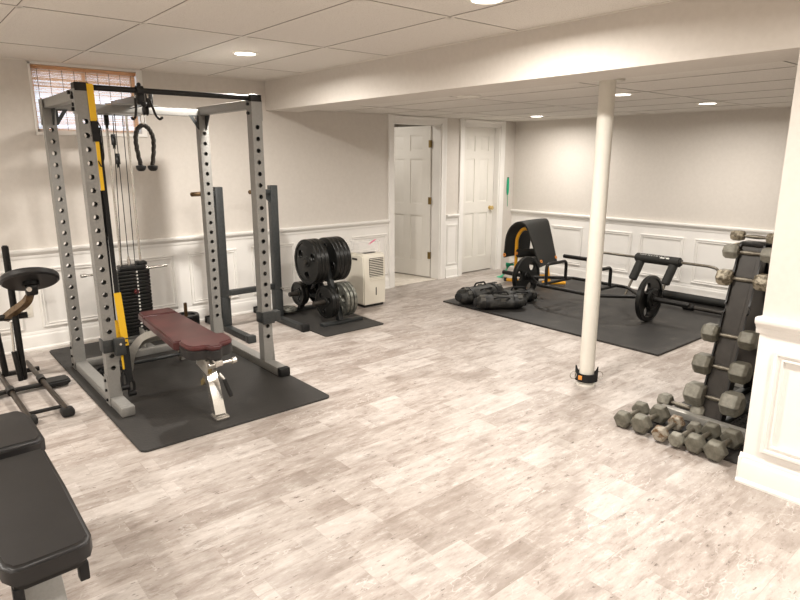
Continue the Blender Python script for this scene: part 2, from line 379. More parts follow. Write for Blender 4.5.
for a, b in ((YN, D1a-0.08), (D1b+0.095, D2a-0.085)): run_y(t, RAIL, XL, a, b); run_y(t, SKIN, XL, a, b)
struct('trim_3', t, M['trim'])
t = MB(); run_y(t, BASE, XL, YN, D1a-0.08); run_y(t, BASE, XL, D1b+0.095, D2a-0.085); struct('baseboard_left', t, M['trim'])
t = MB()
for a, b in ((-1.66,-1.16),(-1.02,-0.52),(-0.38,0.10),(0.235,0.745),(0.885,1.385),(1.52,2.015),(2.15,2.635),(2.80,3.295),(3.43,3.92),(4.045,4.56)): frame_bars(t, 'y', XL+0.004, a, b, 0.175, 0.672)
frame_bars(t, 'y', XL+0.004, D1b+0.115, D2a-0.10, 0.175, 0.70, 0.02, 0.01)
struct('trim_4', t, M['trim'])
t = MB(); run_x(t, RAIL, YF, XL, XA); run_x(t, SKIN, YF, XL, XA); struct('trim_5', t, M['trim'])
t = MB(); run_x(t, BASE, YF, XL, XA); struct('baseboard_far', t, M['trim'])
t = MB()
for a, b in ((-5.58,-5.08),(-4.95,-4.47),(-4.32,-3.79),(-3.68,-3.155),(-3.03,-2.50),(-2.38,-1.86),(-1.73,-1.2)): frame_bars(t, 'x', YF-0.004, a, b, 0.175, 0.672)
struct('trim_6', t, M['trim'])
t = MB(); run_x(t, RAIL, YB, -1.016, XR); run_x(t, SKIN, YB, -1.0, XR)
# the wall's free end gets the rail's return
t.bx(-1.016, -1.0, YB-0.02, YB+0.16, 0.795, 0.833, 0.006); struct('trim_7', t, M['trim'])
t = MB(); run_x(t, BASE, YB, -1.012, XR); t.bx(-1.014, -1.0, YB-0.02, YB+0.15, 0, 0.13, 0.004); struct('baseboard_pier', t, M['trim'])
t = MB()
for a in (-0.925, -0.21, 0.505, 1.22): frame_bars(t, 'x', YB-0.004, a, a+0.58, 0.185, 0.69, 0.045, 0.02)
struct('trim_8', t, M['trim'])
# door casings and jambs
def casing(y0, y1, zt, cw=0.082):
    t = MB()
    P = [(0,0),(0.014,0),(0.014,0.55),(0.022,0.7),(0.022,0.95),(0.016,1),(0,1)]
    def side(ya, sg):
        t.prism([(XL+p[0], ya+sg*p[1]*cw) for p in P], 0, zt+cw, 'z')
    side(y0, -1); side(y1, 1)
    t.prism([(XL+p[0], zt+p[1]*(ZA-zt-0.002)*0.98) for p in P], -y1-0.0*cw, -y0, 'y')
    # jamb lining
    t.bx(XL-T, XL+0.002, y0-0.001, y0+0.018, 0, zt); t.bx(XL-T, XL+0.002, y1-0.018, y1+0.001, 0, zt); t.bx(XL-T, XL+0.002, y0, y1, zt-0.018, zt)
    t.bx(XL-T+0.035, XL-T+0.07, y1-0.03, y1-0.017, 0, zt-0.018) if False else None
    return t
struct('trim_9', casing(D1a, D1b, DH), M['trim']); struct('trim_10', casing(D2a, D2b, DH), M['trim'])
# six-panel doors: leaf lies in the local XZ plane, hinge at local x=0, width along +x
def panel_door(name, wd, ht, loc, rotz, knob_side=None):
    leaf = MB(); th = 0.035; st = 0.115; cx = wd/2
    rails = [(0, 0.20), (0.80, 0.95), (1.52, 1.62), (ht-0.11, ht)]
    cols = [(st, cx-0.05), (cx+0.05, wd-st)]
    leaf.bx(0, st, -th/2, th/2, 0, ht); leaf.bx(wd-st, wd, -th/2, th/2, 0, ht)
    leaf.bx(cx-0.05, cx+0.05, -th/2, th/2, 0, ht)
    for a, b in rails:
        for c0, c1 in cols: leaf.bx(c0, c1, -th/2, th/2, a, b)
    for i in range(3):
        z0, z1 = rails[i][1], rails[i+1][0]
        for c0, c1 in cols:
            leaf.bx(c0, c1, -th*0.22, th*0.22, z0, z1)
            for s_ in (-1, 1):   # raised field with sloping edges
                a = 0.018; b_ = 0.045; y0 = s_*th*0.2; y1 = s_*th*0.44
                q = [(c0+a, z0+a), (c1-a, z0+a), (c1-a, z1-a), (c0+a, z1-a)]; q2 = [(c0+b_, z0+b_), (c1-b_, z0+b_), (c1-b_, z1-b_), (c0+b_, z1-b_)]
                A = [leaf.bm.verts.new((p[0], y0, p[1])) for p in q]; B = [leaf.bm.verts.new((p[0], y1, p[1])) for p in q2]
                for k in range(4): leaf.bm.faces.new((A[k], A[(k+1) % 4], B[(k+1) % 4], B[k]))
                leaf.bm.faces.new(B); leaf.bm.faces.new(A[::-1])
    o = leaf.build(name, M['door']); o.location = loc; o.rotation_euler = (0, 0, rotz); o['kind'] = 'structure'
    h = MB()
    for s_ in (-1, 1):
        h.lathe([(0,0),(0.030,0),(0.030,0.005),(0.012,0.010),(0.010,0.022),(0.022,0.030),(0.029,0.042),(0.026,0.054),(0.012,0.061),(0,0.062)], (wd-0.06, s_*th/2, 0.86), (0, s_, 0), 24)
    k = h.build('door_knob', M['gold']); k.parent = o
    for z in (0.24, 0.95, 1.66):
        h = MB().cyl((-0.006, th/2+0.006, z), (-0.006, th/2+0.006, z+0.09), 0.007, seg=10).bx(-0.003, 0.0, -th/2, th/2+0.004, z, z+0.09).bx(0, 0.03, th/2, th/2+0.002, z, z+0.09)
        k = h.build('hinge', M['brass']); k.parent = o
    return o
# door 1 stands open into the back room, hinged at the right jamb; door 2 closed
panel_door('door_1', 0.745, 1.925, (XL-T-0.005, D1b-0.025, 0.012), PI+math.radians(11))
panel_door('door_2', D2b-D2a-0.044, 1.925, (XL-0.10, D2a+0.022, 0.012), PI/2)
# the room beyond door 1
bk = MB(); bk.bx(-8.2, X0, 3.4, 3.5, -0.1, 2.3).bx(-8.2, X0, 6.9, 7.0, -0.1, 2.3).bx(-8.3, -8.2, 3.4, 7.0, -0.1, 2.3).bx(-8.2, X0, 3.4, 7.0, 2.2, 2.3)
struct('wall_backroom', bk, M['wall'])
struct('floor_backroom', MB().bx(-8.2, X0, 3.5, 6.9, -0.1, -0.001).bx(X0, XL-0.02, D1a, D1b, -0.018, -0.001), M['backfloor'])
# window: frame, glass
t = MB()
for (y0, y1, z0, z1) in ((WY0, WY1, WZ0, WZ0+0.03), (WY0, WY1, WZ1-0.03, WZ1), (WY0, WY0+0.03, WZ0, WZ1), (WY1-0.03, WY1, WZ0, WZ1), ((WY0+WY1)/2-0.012, (WY0+WY1)/2+0.012, WZ0, WZ1)): t.bx(X0+0.02, X0+0.06, y0, y1, z0, z1)
t.bx(X0+0.06, XL+0.012, WY1-0.006, WY1+0.035, WZ0-0.02, WZ1+0.015); t.bx(XL-0.002, XL+0.010, WY0-0.012, WY0+0.004, WZ0-0.02, WZ1+0.015)
t.bx(XL-0.002, XL+0.010, WY0-0.012, WY1+0.035, WZ1, WZ1+0.018); t.bx(X0+0.06, XL+0.016, WY0-0.012, WY1+0.035, WZ0-0.02, WZ0+0.004)
wf = struct('window_1', t, M['trim'])
t = MB().bx(X0+0.035, X0+0.041, WY0+0.03, WY1-0.03, WZ0+0.03, WZ1-0.03); gl = t.build('pane', M['glass'], wf); gl['kind'] = 'structure'
# bamboo shade in the window recess
sh = thing('bamboo_shade', 'woven brown bamboo roman shade hanging in the small high window', 'window shade', (XL-0.03, (WY0+WY1)/2, WZ0+0.01))
hr = MB().bx(XL-0.06, XL-0.01, WY0+0.008, WY1-0.012, WZ1-0.028, WZ1-0.004); hr.build('headrail', M['slat'], sh)
sl = MB(); z = WZ1-0.036; k = 0
while z > WZ0+0.02:
    top = z > WZ1-0.17
    h = random.uniform(0.003, 0.0075) if top else random.uniform(0.003, 0.006)
    if z < WZ0+0.11: h *= 1.25
    gap = random.uniform(0.0003, 0.0014) if top else random.uniform(0.0008, 0.0030)
    dx = random.uniform(-0.002, 0.002)
    sl.bx(XL-0.032+dx, XL-0.030+dx, WY0+0.012+random.uniform(0,.004), WY1-0.015-random.uniform(0,.004), z-h, z)
    z -= h+gap
sl.build('slat_panel', M['slat'], sh)
cd = MB()
for i in range(9):
    y = WY0+0.05+i*0.088
    cd.bx(XL-0.0275, XL-0.0265, y, y+0.004, WZ0+0.02, WZ1-0.03)
cd.build('cord', M['cord'], sh)
# ------------------------------------------------------------------ ceiling lights
def ceil_light(x, y, z, label, group='recessed ceiling lights', lit=True, k=1.0):
    t_ = thing('ceiling_light', label, 'ceiling light', (x, y, z), 0, group)
    MB().lathe([(0.098,0),(0.098,-0.003),(0.090,-0.007),(0.076,-0.008),(0.072,-0.004),(0.072,0.0),(0.098,0)], (x,y,z), seg=40).build('trim_ring', M['white'], t_)
    MB().lathe([(0,-0.0045),(0.073,-0.0045),(0.073,-0.001),(0,-0.001)], (x,y,z), seg=32).build('lens', M['lamp'] if lit else M['white'], t_)
    if lit:
        ld = bpy.data.lights.new('lamp', 'AREA'); ld.shape = 'DISK'; ld.size = 0.14; ld.energy = LAMP_W*k; ld.color = LAMP_COL; ld.spread = math.radians(170)
        lo = bpy.data.objects.new('lamp', ld); C.objects.link(lo); lo.parent = t_; lo.location = (0,0,-0.012)
    return t_
ceil_light(-4.28, 2.16, ZC, 'lit recessed light in the tile ceiling above the power rack, nearest the window wall', k=1.0)
ceil_light(-2.12, 2.33, ZC, 'lit recessed light cut by the top edge of the picture, beside the beam')
ceil_light(-4.71, 6.11, ZA, 'lit recessed light under the low ceiling near the closed door corner', k=0.5)
ceil_light(-2.69, 4.52, ZA, 'lit recessed light in the low ceiling just right of the ivory column', k=0.55)
ceil_light(-2.61, 5.85, ZA, 'lit recessed light in the low ceiling, furthest right under the low ceiling', k=0.5)
ceil_light(-4.28, -0.9, ZC, 'recessed light out of view over the left side of the room', k=1.35)
ceil_light(-0.1, 0.25, ZC, 'recessed light out of view overhead behind the camera')
ceil_light(0.05, 2.3, ZC, 'recessed light out of view on the right, near the pier wall')
ceil_light(-1.9, -1.6, ZC, 'recessed light out of view behind the camera near the back wall')
ld = bpy.data.lights.new('back_fill', 'AREA'); ld.shape = 'DISK'; ld.size = 0.3; ld.energy = 12; ld.color = LAMP_COL  # unseen fill light, added to brighten the open door leaf and back room
lo = bpy.data.objects.new('back_room_fill', ld); C.objects.link(lo); lo.location = (-6.3, 4.4, 2.19)
sp = thing('ceiling_speaker', 'unlit round white ceiling fitting with a ring under the low ceiling, between beam and doors', 'ceiling fitting', (-3.57, 3.72, ZA))
MB().lathe([(0.115,0),(0.115,-0.006),(0.105,-0.010),(0.094,-0.010),(0.092,-0.004),(0.092,0),(0.115,0)], (-3.57,3.72,ZA), seg=40).build('ring', M['tbar'], sp)
MB().lathe([(0,-0.004),(0.0925,-0.004),(0.0925,0),(0,0)], (-3.57,3.72,ZA), seg=32).build('cover', M['white'], sp)
# outlet on left wall
ot = thing('wall_outlet', 'white double power outlet on the panelled wall behind the round-pad machine', 'outlet', (XL+0.004, 0.79, 0.335))
MB().box((XL+0.007, 0.79, 0.335), (0.006, 0.072, 0.116), 0.002).build('cover_plate', M['white'], ot)
for z in (0.360, 0.310): MB().box((XL+0.011, 0.79, z), (0.003, 0.034, 0.028), 0.001).build('socket', M['offwhite'], ot)

# ================================================================== COLUMN
co = thing('support_column', 'round ivory steel support column rising from floor to the low ceiling', 'column', (-2.238, 3.60, 0))
MB().cyl((-2.238,3.60,0.012), (-2.238,3.60,ZA-0.012), 0.051, seg=40).build('shaft', M['column'], co)
MB().lathe([(0,0),(0.064,0),(0.064,0.012),(0.053,0.018),(0,0.018)], (-2.238,3.60,0), seg=36).build('base_plate', M['column'], co)
MB().box((-2.238,3.60,ZA-0.007), (0.15,0.15,0.012), 0.002).build('top_plate', M['column'], co)
an = thing('ankle_strap', 'black cuff with two steel rings wrapped around the foot of the ivory column', 'ankle strap', (-2.238, 3.60, 0.02))
cu = MB(); n = 40; base = Vector((-2.238, 3.60, 0)); ringv = []
fd = Vector((0.53, -0.85, 0)).normalized()
for k in range(n):
    a = 2*PI*k/n; d = Vector((math.cos(a), math.sin(a), 0)); fr = d.dot(fd)
    top = 0.088 + 0.055*max(0, 1-abs(fr)*2.2); r = 0.060 + 0.012*max(0, 1-abs(fr)*2)
    bot = 0.030
    ringv.append([cu.bm.verts.new(base+d*(r+0.0)+Vector((0,0,bot))), cu.bm.verts.new(base+d*(r+0.007)+Vector((0,0,bot))), cu.bm.verts.new(base+d*(r+0.007)+Vector((0,0,top))), cu.bm.verts.new(base+d*r+Vector((0,0,top)))])
for k in range(n):
    A, B = ringv[k], ringv[(k+1) % n]
    for j in range(4): cu.bm.faces.new((A[j], B[j], B[(j+1) % 4], A[(j+1) % 4]))
cu.build('cuff', M['webbing'], an)
sd = Vector((0.645, 0.764, 0))
for s_ in (-1, 1):
    c0 = base + sd*s_*0.092 + fd*0.015 + Vector((0,0,0.072)); pts = [c0 + sd*0.022*math.cos(a*PI/10) + Vector((0,0,1))*0.026*math.sin(a*PI/10) for a in range(20)]
    MB().tube(pts, 0.003, 8, closed=True).build('steel_ring', M['chrome'], an)
MB().box(base+fd*0.060-sd*0.042+Vector((0,0,0.068)), (0.026,0.006,0.03), 0.002, Matrix.Rotation(math.atan2(sd.y, sd.x)-0.6, 3, 'Z')).build('patch', M['orange'], an)

# ================================================================== MATS
def mat_slab(name, label, x0, x1, y0, y1, h, mt, r=0.03):
    o = MB().prism(rrect(x0, x1, y0, y1, r), 0.0, h, 'z', bev=0.003).build(name, mt, None, ((x0+x1)/2, (y0+y1)/2, 0)); return tag(o, label, 'floor mat')
H1 = 0.012
mat_slab('rubber_mat', 'long textured black rubber mat under the silver power rack', -5.50, -3.18, 0.875, 2.095, H1, M['rubber'], 0.04)
mat_slab('rubber_mat', 'small black rubber mat under the weight plate tree', -5.45, -4.375, 2.84, 3.51, 0.008, M['rubber'])
mat_slab('rubber_mat', 'large scuffed black rubber mat by the far wall under barbells and bags', -4.68, -2.21, 4.57, 6.74, 0.016, M['stallmat'], 0.01)
mat_slab('rubber_mat', 'black rubber mat under the dumbbell pile beside the pier', -1.64, -0.62, 3.19, 4.5, 0.008, M['rubber'], 0.01)

# ================================================================== POWER RACK
rk = thing('power_rack', 'silver-grey power rack with perforated uprights, black pull-up bar and weight stack', 'power rack', (-4.4, 1.5, H1))
S = 0.075
def perforated(x, y, z0, z1, first, pitch=0.0785, name='upright', mat=M['rack'], last=0.3, hr=0.0155):
    """square tube with round holes through its two x faces"""
    mb = MB(); bm = mb.bm; h = S/2; zs = []; z = first
    while z > last: zs.append(z); z -= pitch
    for sx in (-1, 1):
        X = x+sx*h
        def quad(za, zb):
            vs = [bm.verts.new((X, y-h, za)), bm.verts.new((X, y+h, za)), bm.verts.new((X, y+h, zb)), bm.verts.new((X, y-h, zb))]; bm.faces.new(vs)
        top = z1
        for zc in zs:
            quad(zc+h, top) if top > zc+h+1e-4 else None
            cc = []; rr = []; n_ = 16; inn = []
            for k in range(n_):
                a = 2*PI*k/n_+PI/n_*0; ca, sa = math.cos(a), math.sin(a); mx = max(abs(ca), abs(sa))
                cc.append(bm.verts.new((X, y+hr*ca, zc+hr*sa))); rr.append(bm.verts.new((X, y+h*ca/mx, zc+h*sa/mx)))
                inn.append(bm.verts.new((X-sx*0.004, y+hr*ca, zc+hr*sa)))
            for k in range(n_):
                k2 = (k+1) % n_; bm.faces.new((cc[k], cc[k2], rr[k2], rr[k])); bm.faces.new((cc[k], inn[k], inn[k2], cc[k2]))
            top = zc-h
        quad(z0, top)
    for sy in (-1, 1):
        Y = y+sy*h; bm.faces.new([bm.verts.new(p) for p in ((x-h, Y, z0), (x+h, Y, z0), (x+h, Y, z1), (x-h, Y, z1))])
    bm.faces.new([bm.verts.new(p) for p in ((x-h, y-h, z1), (x+h, y-h, z1), (x+h, y+h, z1), (x-h, y+h, z1))])
    bmesh.ops.remove_doubles(bm, verts=bm.verts, dist=1e-5)
    o_ = mb.build(name, mat, rk, angle=30); o_.data.polygons.foreach_set('use_smooth', [False]*len(o_.data.polygons)); return o_
YLp, YRp, XFp, XBp = 0.968, 2.05, -3.975, -4.87
ZT = 1.95
for (x, y) in ((XFp, YLp), (XFp, YRp), (XBp, YLp), (XBp, YRp)):
    perforated(x, y, H1+0.06, ZT-0.045 if x == XBp else ZT-0.03, 1.752 if x == XFp else 1.735, last=0.22)
for y in (YLp, YRp):
    f_ = MB().bx(XBp-0.07, -3.745, y-0.0375, y+0.0375, H1, H1+0.06, 0.004)
    bf = f_.build('base_rail', M['rack'], rk)
    MB().bx(-3.752, -3.70, y-0.041, y+0.041, H1-0.0, H1+0.064, 0.010).build('foot_cap', M['rack' if y == YLp else 'plastic'], rk)
    # gusset plates bolted to rail and post
    for xp in (XFp, XBp):
        s_ = -1 if y == YLp else 1
        gp = MB().prism([(xp-0.05, H1+0.004), (xp+0.045, H1+0.004), (xp+0.045, H1+0.08), (xp+0.03, H1+0.20), (xp-0.035, H1+0.20), (xp-0.05, H1+0.08)], -(y+s_*0.0375+s_*0.006), -(y+s_*0.0375), 'y')
        gp.build('gusset_plate', M['rack'], rk)
        for dz in (0.035, 0.10, 0.165): MB().cyl((xp, y+s_*0.0435, H1+dz), (xp, y+s_*0.053, H1+dz), 0.010, seg=6).build('bolt', M['plastic'], rk)
MB().bx(XBp-0.03, XBp+0.03, YLp, YRp, H1+0.001, H1+0.051, 0.003).build('rear_base_tube', M['rack'], rk)
# top side rails
for y in (YLp, YRp):
    MB().bx(XBp-0.03, XFp-0.03, y-0.03, y+0.03, ZT-0.075, ZT-0.015, 0.004).build('top_side_rail', M['rack'], rk)
    s_ = -1 if y == YLp else 1
    MB().prism([(XFp-0.11, ZT-0.07), (XFp-0.11, ZT-0.02), (XFp+0.036, ZT-0.02), (XFp+0.036, ZT-0.155), (XFp-0.037, ZT-0.155), (XFp-0.037, ZT-0.075)], -(y+s_*0.0435), -(y+s_*0.0375), 'y').build('corner_plate', M['rack'], rk)
    for dz in (0.035, 0.065, 0.13): MB().cyl((XFp-(0.06 if dz < .05 else 0.0), y+s_*0.0435, ZT-dz), (XFp-(0.06 if dz < .05 else 0.0), y+s_*0.057, ZT-dz), 0.011, seg=6).build('bolt', M['plastic'], rk)
    for dz in (0.045, 0.105): MB().cyl((XFp-0.005, y-0.052, ZT-dz), (XFp-0.005, y-0.036, ZT-dz), 0.011, seg=6).build('bolt', M['plastic'], rk)
    MB().bx(XFp-0.040, XFp+0.040, y-0.040, y+0.040, ZT-0.032, ZT+0.016, 0.006).build('post_cap', M['black'], rk)
    # rear triangular brackets
    sy = 1 if y == YLp else -1
    hole = [(y+sy*0.052, ZT-0.088), (y+sy*0.082, ZT-0.088), (y+sy*0.054, ZT-0.130)]
    MB().prism([(y+sy*0.037, ZT-0.078), (y+sy*0.115, ZT-0.078), (y+sy*0.046, ZT-0.185), (y+sy*0.037, ZT-0.185)], XBp+0.026, XBp+0.034, 'x', holes=[hole]).build('corner_bracket', M['dark'], rk)
    MB().prism([(XBp+0.037, ZT-0.078), (XBp+0.12, ZT-0.078), (XBp+0.046, ZT-0.185), (XBp+0.037, ZT-0.185)], -(y+0.02), -(y+0.012), 'y').build('corner_bracket', M['dark'], rk)
    if y == YLp: MB().prism([(XBp-0.04, ZT-0.015), (XBp+0.06, ZT-0.015), (XBp+0.045, ZT-0.10), (XBp-0.02, ZT-0.185), (XBp-0.04, ZT-0.185)], -(y-0.0435), -(y-0.0375), 'y').build('corner_plate', M['rack'], rk)
# pull-up bar and rear crossmember
MB().cyl((XFp, YLp+0.03, ZT-0.006), (XFp, YRp-0.03, ZT-0.006), 0.0165).build('pull_up_bar', M['black'], rk)
MB().bx(XBp-0.028, XBp+0.028, YLp+0.03, YRp-0.03, ZT-0.085, ZT-0.03, 0.004).build('rear_crossmember', M['rack'], rk)
# j cups / safety brackets low on the front posts
for y in (YLp, YRp):
    s_ = 1
    jc = MB().bx(XFp-0.045, XFp+0.045, y-0.047, y+0.047, 0.365, 0.445, 0.003)
    jc.bx(XFp+0.045, XFp+0.085, y+0.012, y+0.075, 0.345, 0.455, 0.006) if y == YLp else jc.bx(XFp+0.045, XFp+0.06, y-0.045, y+0.05, 0.36, 0.45, 0.004).bx(XFp+0.0, XFp+0.06, y+0.045, y+0.10, 0.37, 0.445, 0.004)
    jo = jc.build('bar_holder', M['dark'], rk)
    MB().cyl((XFp+0.085, y+0.045, 0.42), (XFp+0.09, y+0.045, 0.42), 0.008, seg=10).build('pin', M['chrome'], jo) if y == YLp else None
# cable tower: guide rods, stack, boom
ST = (-5.13, 1.50)
gr = MB()
for dy in (-0.075, 0.075): gr.cyl((ST[0], ST[1]+dy-0.02, 0.10), (ST[0], ST[1]+dy-0.02, ZT-0.06), 0.0095)
gr.build('guide_rod', M['chrome'], rk)
gr = MB()
for dy in (-0.215,): gr.bx(ST[0]+0.10, ST[0]+0.13, ST[1]+dy, ST[1]+dy+0.03, 0.05, ZT-0.06)
gr.build('tower_post', M['bluewhite'], rk)
MB().bx(ST[0]-0.15, XBp, ST[1]-0.03, ST[1]+0.03, H1+0.001, H1+0.056, 0.003).bx(ST[0]-0.05, ST[0]+0.05, ST[1]-0.2, ST[1]+0.2, H1+0.056, H1+0.085, 0.004).build('tower_base', M['rack'], rk)
bmx = MB().bx(ST[0]-0.06, -4.42, ST[1]-0.028, ST[1]+0.028, ZT-0.03, ZT+0.022, 0.004); bmx.bx(ST[0]-0.05, ST[0]+0.02, ST[1]-0.16, ST[1]+0.16, ZT-0.085, ZT-0.03, 0.004)
bmx.build('cable_boom', M['rack'], rk)
for dy, sg in ((-0.03, -1), (0.03, 1)):
    MB().prism([(-4.77, ST[1]+dy), (-4.77, ST[1]+dy+sg*0.16), (-4.60, ST[1]+dy)], ZT-0.034, ZT-0.028, 'z').build('boom_gusset', M['rack'], rk)
wp = MB(); z = 0.125; plates_n = 19
for k in range(plates_n):
    wp.box((ST[0], ST[1]-0.02, z+0.0135), (0.125, 0.245 if k % 1 == 0 else .24, 0.025), 0.0045); z += 0.0285
pl = wp.build('weight_stack', M['iron'], rk)
tp = MB().box((ST[0], ST[1]-0.02, z+0.018), (0.11, 0.20, 0.036), 0.008).box((ST[0], ST[1]+0.06, z+0.045), (0.09, 0.07, 0.03), 0.008); tp.build('top_plate', M['plastic'], rk)
MB().cyl((ST[0], ST[1]-0.035, z+0.03), (ST[0], ST[1]-0.035, z+0.085), 0.014).cyl((ST[0], ST[1]-0.035, z+0.085), (ST[0], ST[1]-0.035, z+0.105), 0.009).build('selector_stem', M['chrome'], rk)
lbs = MB()
for k in range(1, plates_n): lbs.bx(ST[0]+0.0625, ST[0]+0.0645, ST[1]-0.012, ST[1]+0.006, 0.125+k*0.0285+0.007, 0.125+k*0.0285+0.020)
lbs.build('number_label', M['letter'], rk)
MB().cyl((ST[0]+0.06, ST[1]-0.03, 0.50), (ST[0]+0.10, ST[1]-0.03, 0.50), 0.006).ball((ST[0]+0.11, ST[1]-0.03, 0.50), 0.020).build('selector_pin', M['darkred'], rk)
cb = MB()
cb.cyl((ST[0], ST[1]-0.035, z+0.10), (-5.06, 1.45, ZT-0.08), 0.0032, seg=6).cyl((-5.10, 1.40, 0.70), (-5.0, 1.42, ZT-0.1), 0.0032, seg=6).cyl((-4.98, 1.46, 0.15), (-4.94, 1.47, ZT-0.10), 0.0032, seg=6)
cb.cyl((-5.0, 1.5, ZT-0.05), (-4.48, 1.5, ZT-0.05), 0.0032, seg=6).cyl((-4.455, 1.5, ZT-0.06), (-4.43, 1.46, 1.83), 0.0032, seg=6)
cb.build('cable', M['plastic'], rk)
# pulleys hung under the crossmember and boom
for (c0, r_) in (((-4.99, 1.37, 1.80), 0.045), ((-4.97, 1.40, 1.66), 0.05), ((-4.97, 1.415, 1.52), 0.05)):
    p_ = MB().lathe([(0,-0.009),(r_,-0.009),(r_*0.86,0),(r_,0.009),(0,0.009)], c0, (0.25,0.95,0), 24); p_.box((c0[0], c0[1], c0[2]+0.02), (0.03, 0.03, r_*1.6), 0.004); p_.build('pulley', M['plastic'], rk)
eb = MB().box((-4.44, 1.5, ZT-0.015), (0.075, 0.045, 0.105), 0.008); eb.lathe([(0,-0.012),(0.036,-0.012),(0.030,0),(0.036,0.012),(0,0.012)], (-4.45, 1.48, ZT-0.085), (0,1,0), 20)
eb.build('boom_end', M['black'], rk)
lw = MB().cyl((ST[0], ST[1]+0.09, z-0.005), (ST[0]-0.01, ST[1]+0.27, z+0.0), 0.011).cyl((ST[0], ST[1]+0.10, z-0.005), (ST[0], ST[1]+0.115, z-0.005), 0.019)
lw.build('storage_peg', M['chrome'], rk)
lw = MB().cyl((ST[0], ST[1]-0.16, z-0.01), (ST[0], ST[1]-0.40, z-0.01), 0.009).cyl((ST[0], ST[1]-0.36, z-0.01), (ST[0], ST[1]-0.40, z-0.01), 0.014); lw.build('storage_peg', M['chrome'], rk)
MB().lathe([(0,-0.012),(0.055,-0.012),(0.045,0),(0.055,0.012),(0,0.012)], (-4.93, 1.48, 0.14), (0,1,0), 24).bx(-5.0,-4.88,1.455,1.46,0.07,0.21).build('low_pulley', M['brushed'], rk)

# hooks hanging from pull-up bar
for (dy, nm, ln) in ((0.045, 'right of the rope attachment, larger', 0.10), (-0.03, 'left of the rope attachment, smaller', 0.085)):
    y = 1.325+dy; x = -4.0
    hk = thing('hook_handle', 'dark hooked handle hanging from the pull-up bar, '+nm, 'hook', (x, y, 1.80), 0)
    sg = 1 if dy > 0 else -1
    if dy > 0: pts = [(x, y-0.01, 1.90), (x, y+0.000, 1.87), (x, y+0.020, 1.805), (x, y+0.042, 1.780), (x, y+0.062, 1.795)]
    else: pts = [(x, y-0.02, 1.90), (x, y-0.02, 1.83), (x, y-0.03, 1.785), (x, y-0.045, 1.775), (x, y-0.052, 1.79)]
    MB().tube(pts, 0.0075, 10, fillet=0.03).build('handle', M['black'], hk)
    MB().tube([(x, y-0.02, 1.905+0.0), (x, y-0.02, 1.93), (x+0.0, y-0.015, 1.955)], 0.005, 8).build('link', M['chrome'], hk)
cl = thing('bar_clamp', 'small black clamp on top of the black pull-up bar above the rope', 'clamp', (XFp, 1.295, ZT-0.03))
MB().cyl((XFp, 1.275, ZT-0.006), (XFp, 1.315, ZT-0.006), 0.028).box((XFp+0.004, 1.297, ZT-0.055), (0.03, 0.045, 0.06), 0.008).build('collar', M['plastic'], cl)
MB().ball((XFp, 1.295, ZT+0.028), 0.013).build('upper_knob', M['plastic'], cl)
MB().ball((XFp+0.02, 1.31, ZT-0.085), 0.018).build('lower_knob', M['plastic'], cl)
# rope attachment
rp = thing('rope_attachment', 'braided black triceps rope with two rubber ends hanging from a carabiner on the rack', 'rope attachment', (-4.42, 1.47, 1.46))
rx = -4.43; cy0 = 1.448
car = [(rx, cy0+0.014*math.cos(a), 1.805+0.030*math.sin(a)) for a in [2*PI*k/16 for k in range(16)]]
MB().tube(car, 0.0035, 8, closed=True).build('carabiner', M['chrome'], rp)
MB().cyl((rx, cy0, 1.765), (rx, cy0, 1.778), 0.014).build('ferrule', M['chrome'], rp)
pth = []
for k in range(25):
    t_ = k/24; a = PI*t_
    pth.append(None)
left = [(rx, cy0-0.040, 1.50), (rx, cy0-0.054, 1.60), (rx, cy0-0.057, 1.68), (rx, cy0-0.040, 1.735), (rx, cy0-0.014, 1.76), (rx, cy0, 1.764), (rx, cy0+0.014, 1.76), (rx, cy0+0.040, 1.735), (rx, cy0+0.060, 1.68), (rx, cy0+0.056, 1.60), (rx, cy0+0.040, 1.50)]
def spline(P, n=8):
    P = [Vector(p) for p in P]; out = []
    for i in range(len(P)-1):
        p0, p1, p2, p3 = P[max(i-1,0)], P[i], P[i+1], P[min(i+2, len(P)-1)]
        for k in range(n):
            t_ = k/n; out.append(0.5*((2*p1)+(-p0+p2)*t_+(2*p0-5*p1+4*p2-p3)*t_*t_+(-p0+3*p1-3*p2+p3)*t_**3))
    out.append(P[-1]); return out
rpth = spline(left, 10); rm = MB()
for st_ in range(3):       # three twisted strands
    q = []
    for i, p in enumerate(rpth):
        d = (rpth[min(i+1, len(rpth)-1)]-rpth[max(i-1, 0)]).normalized(); u = Vector((1,0,0)); v_ = d.cross(u).normalized(); a = i*0.42+st_*2*PI/3
        q.append(p+(u*math.cos(a)+v_*math.sin(a))*0.0075)
    rm.tube(q, 0.0085, 7)
rm.build('rope', M['rope'], rp)
for y, in ((cy0-0.040,), (cy0+0.040,)):
    MB().lathe([(0,-0.028),(0.018,-0.026),(0.030,-0.014),(0.034,0.002),(0.032,0.010),(0.014,0.013),(0.012,0.02),(0,0.02)], (rx, y, 1.485), seg=24).build('rubber_end', M['plastic'], rp)
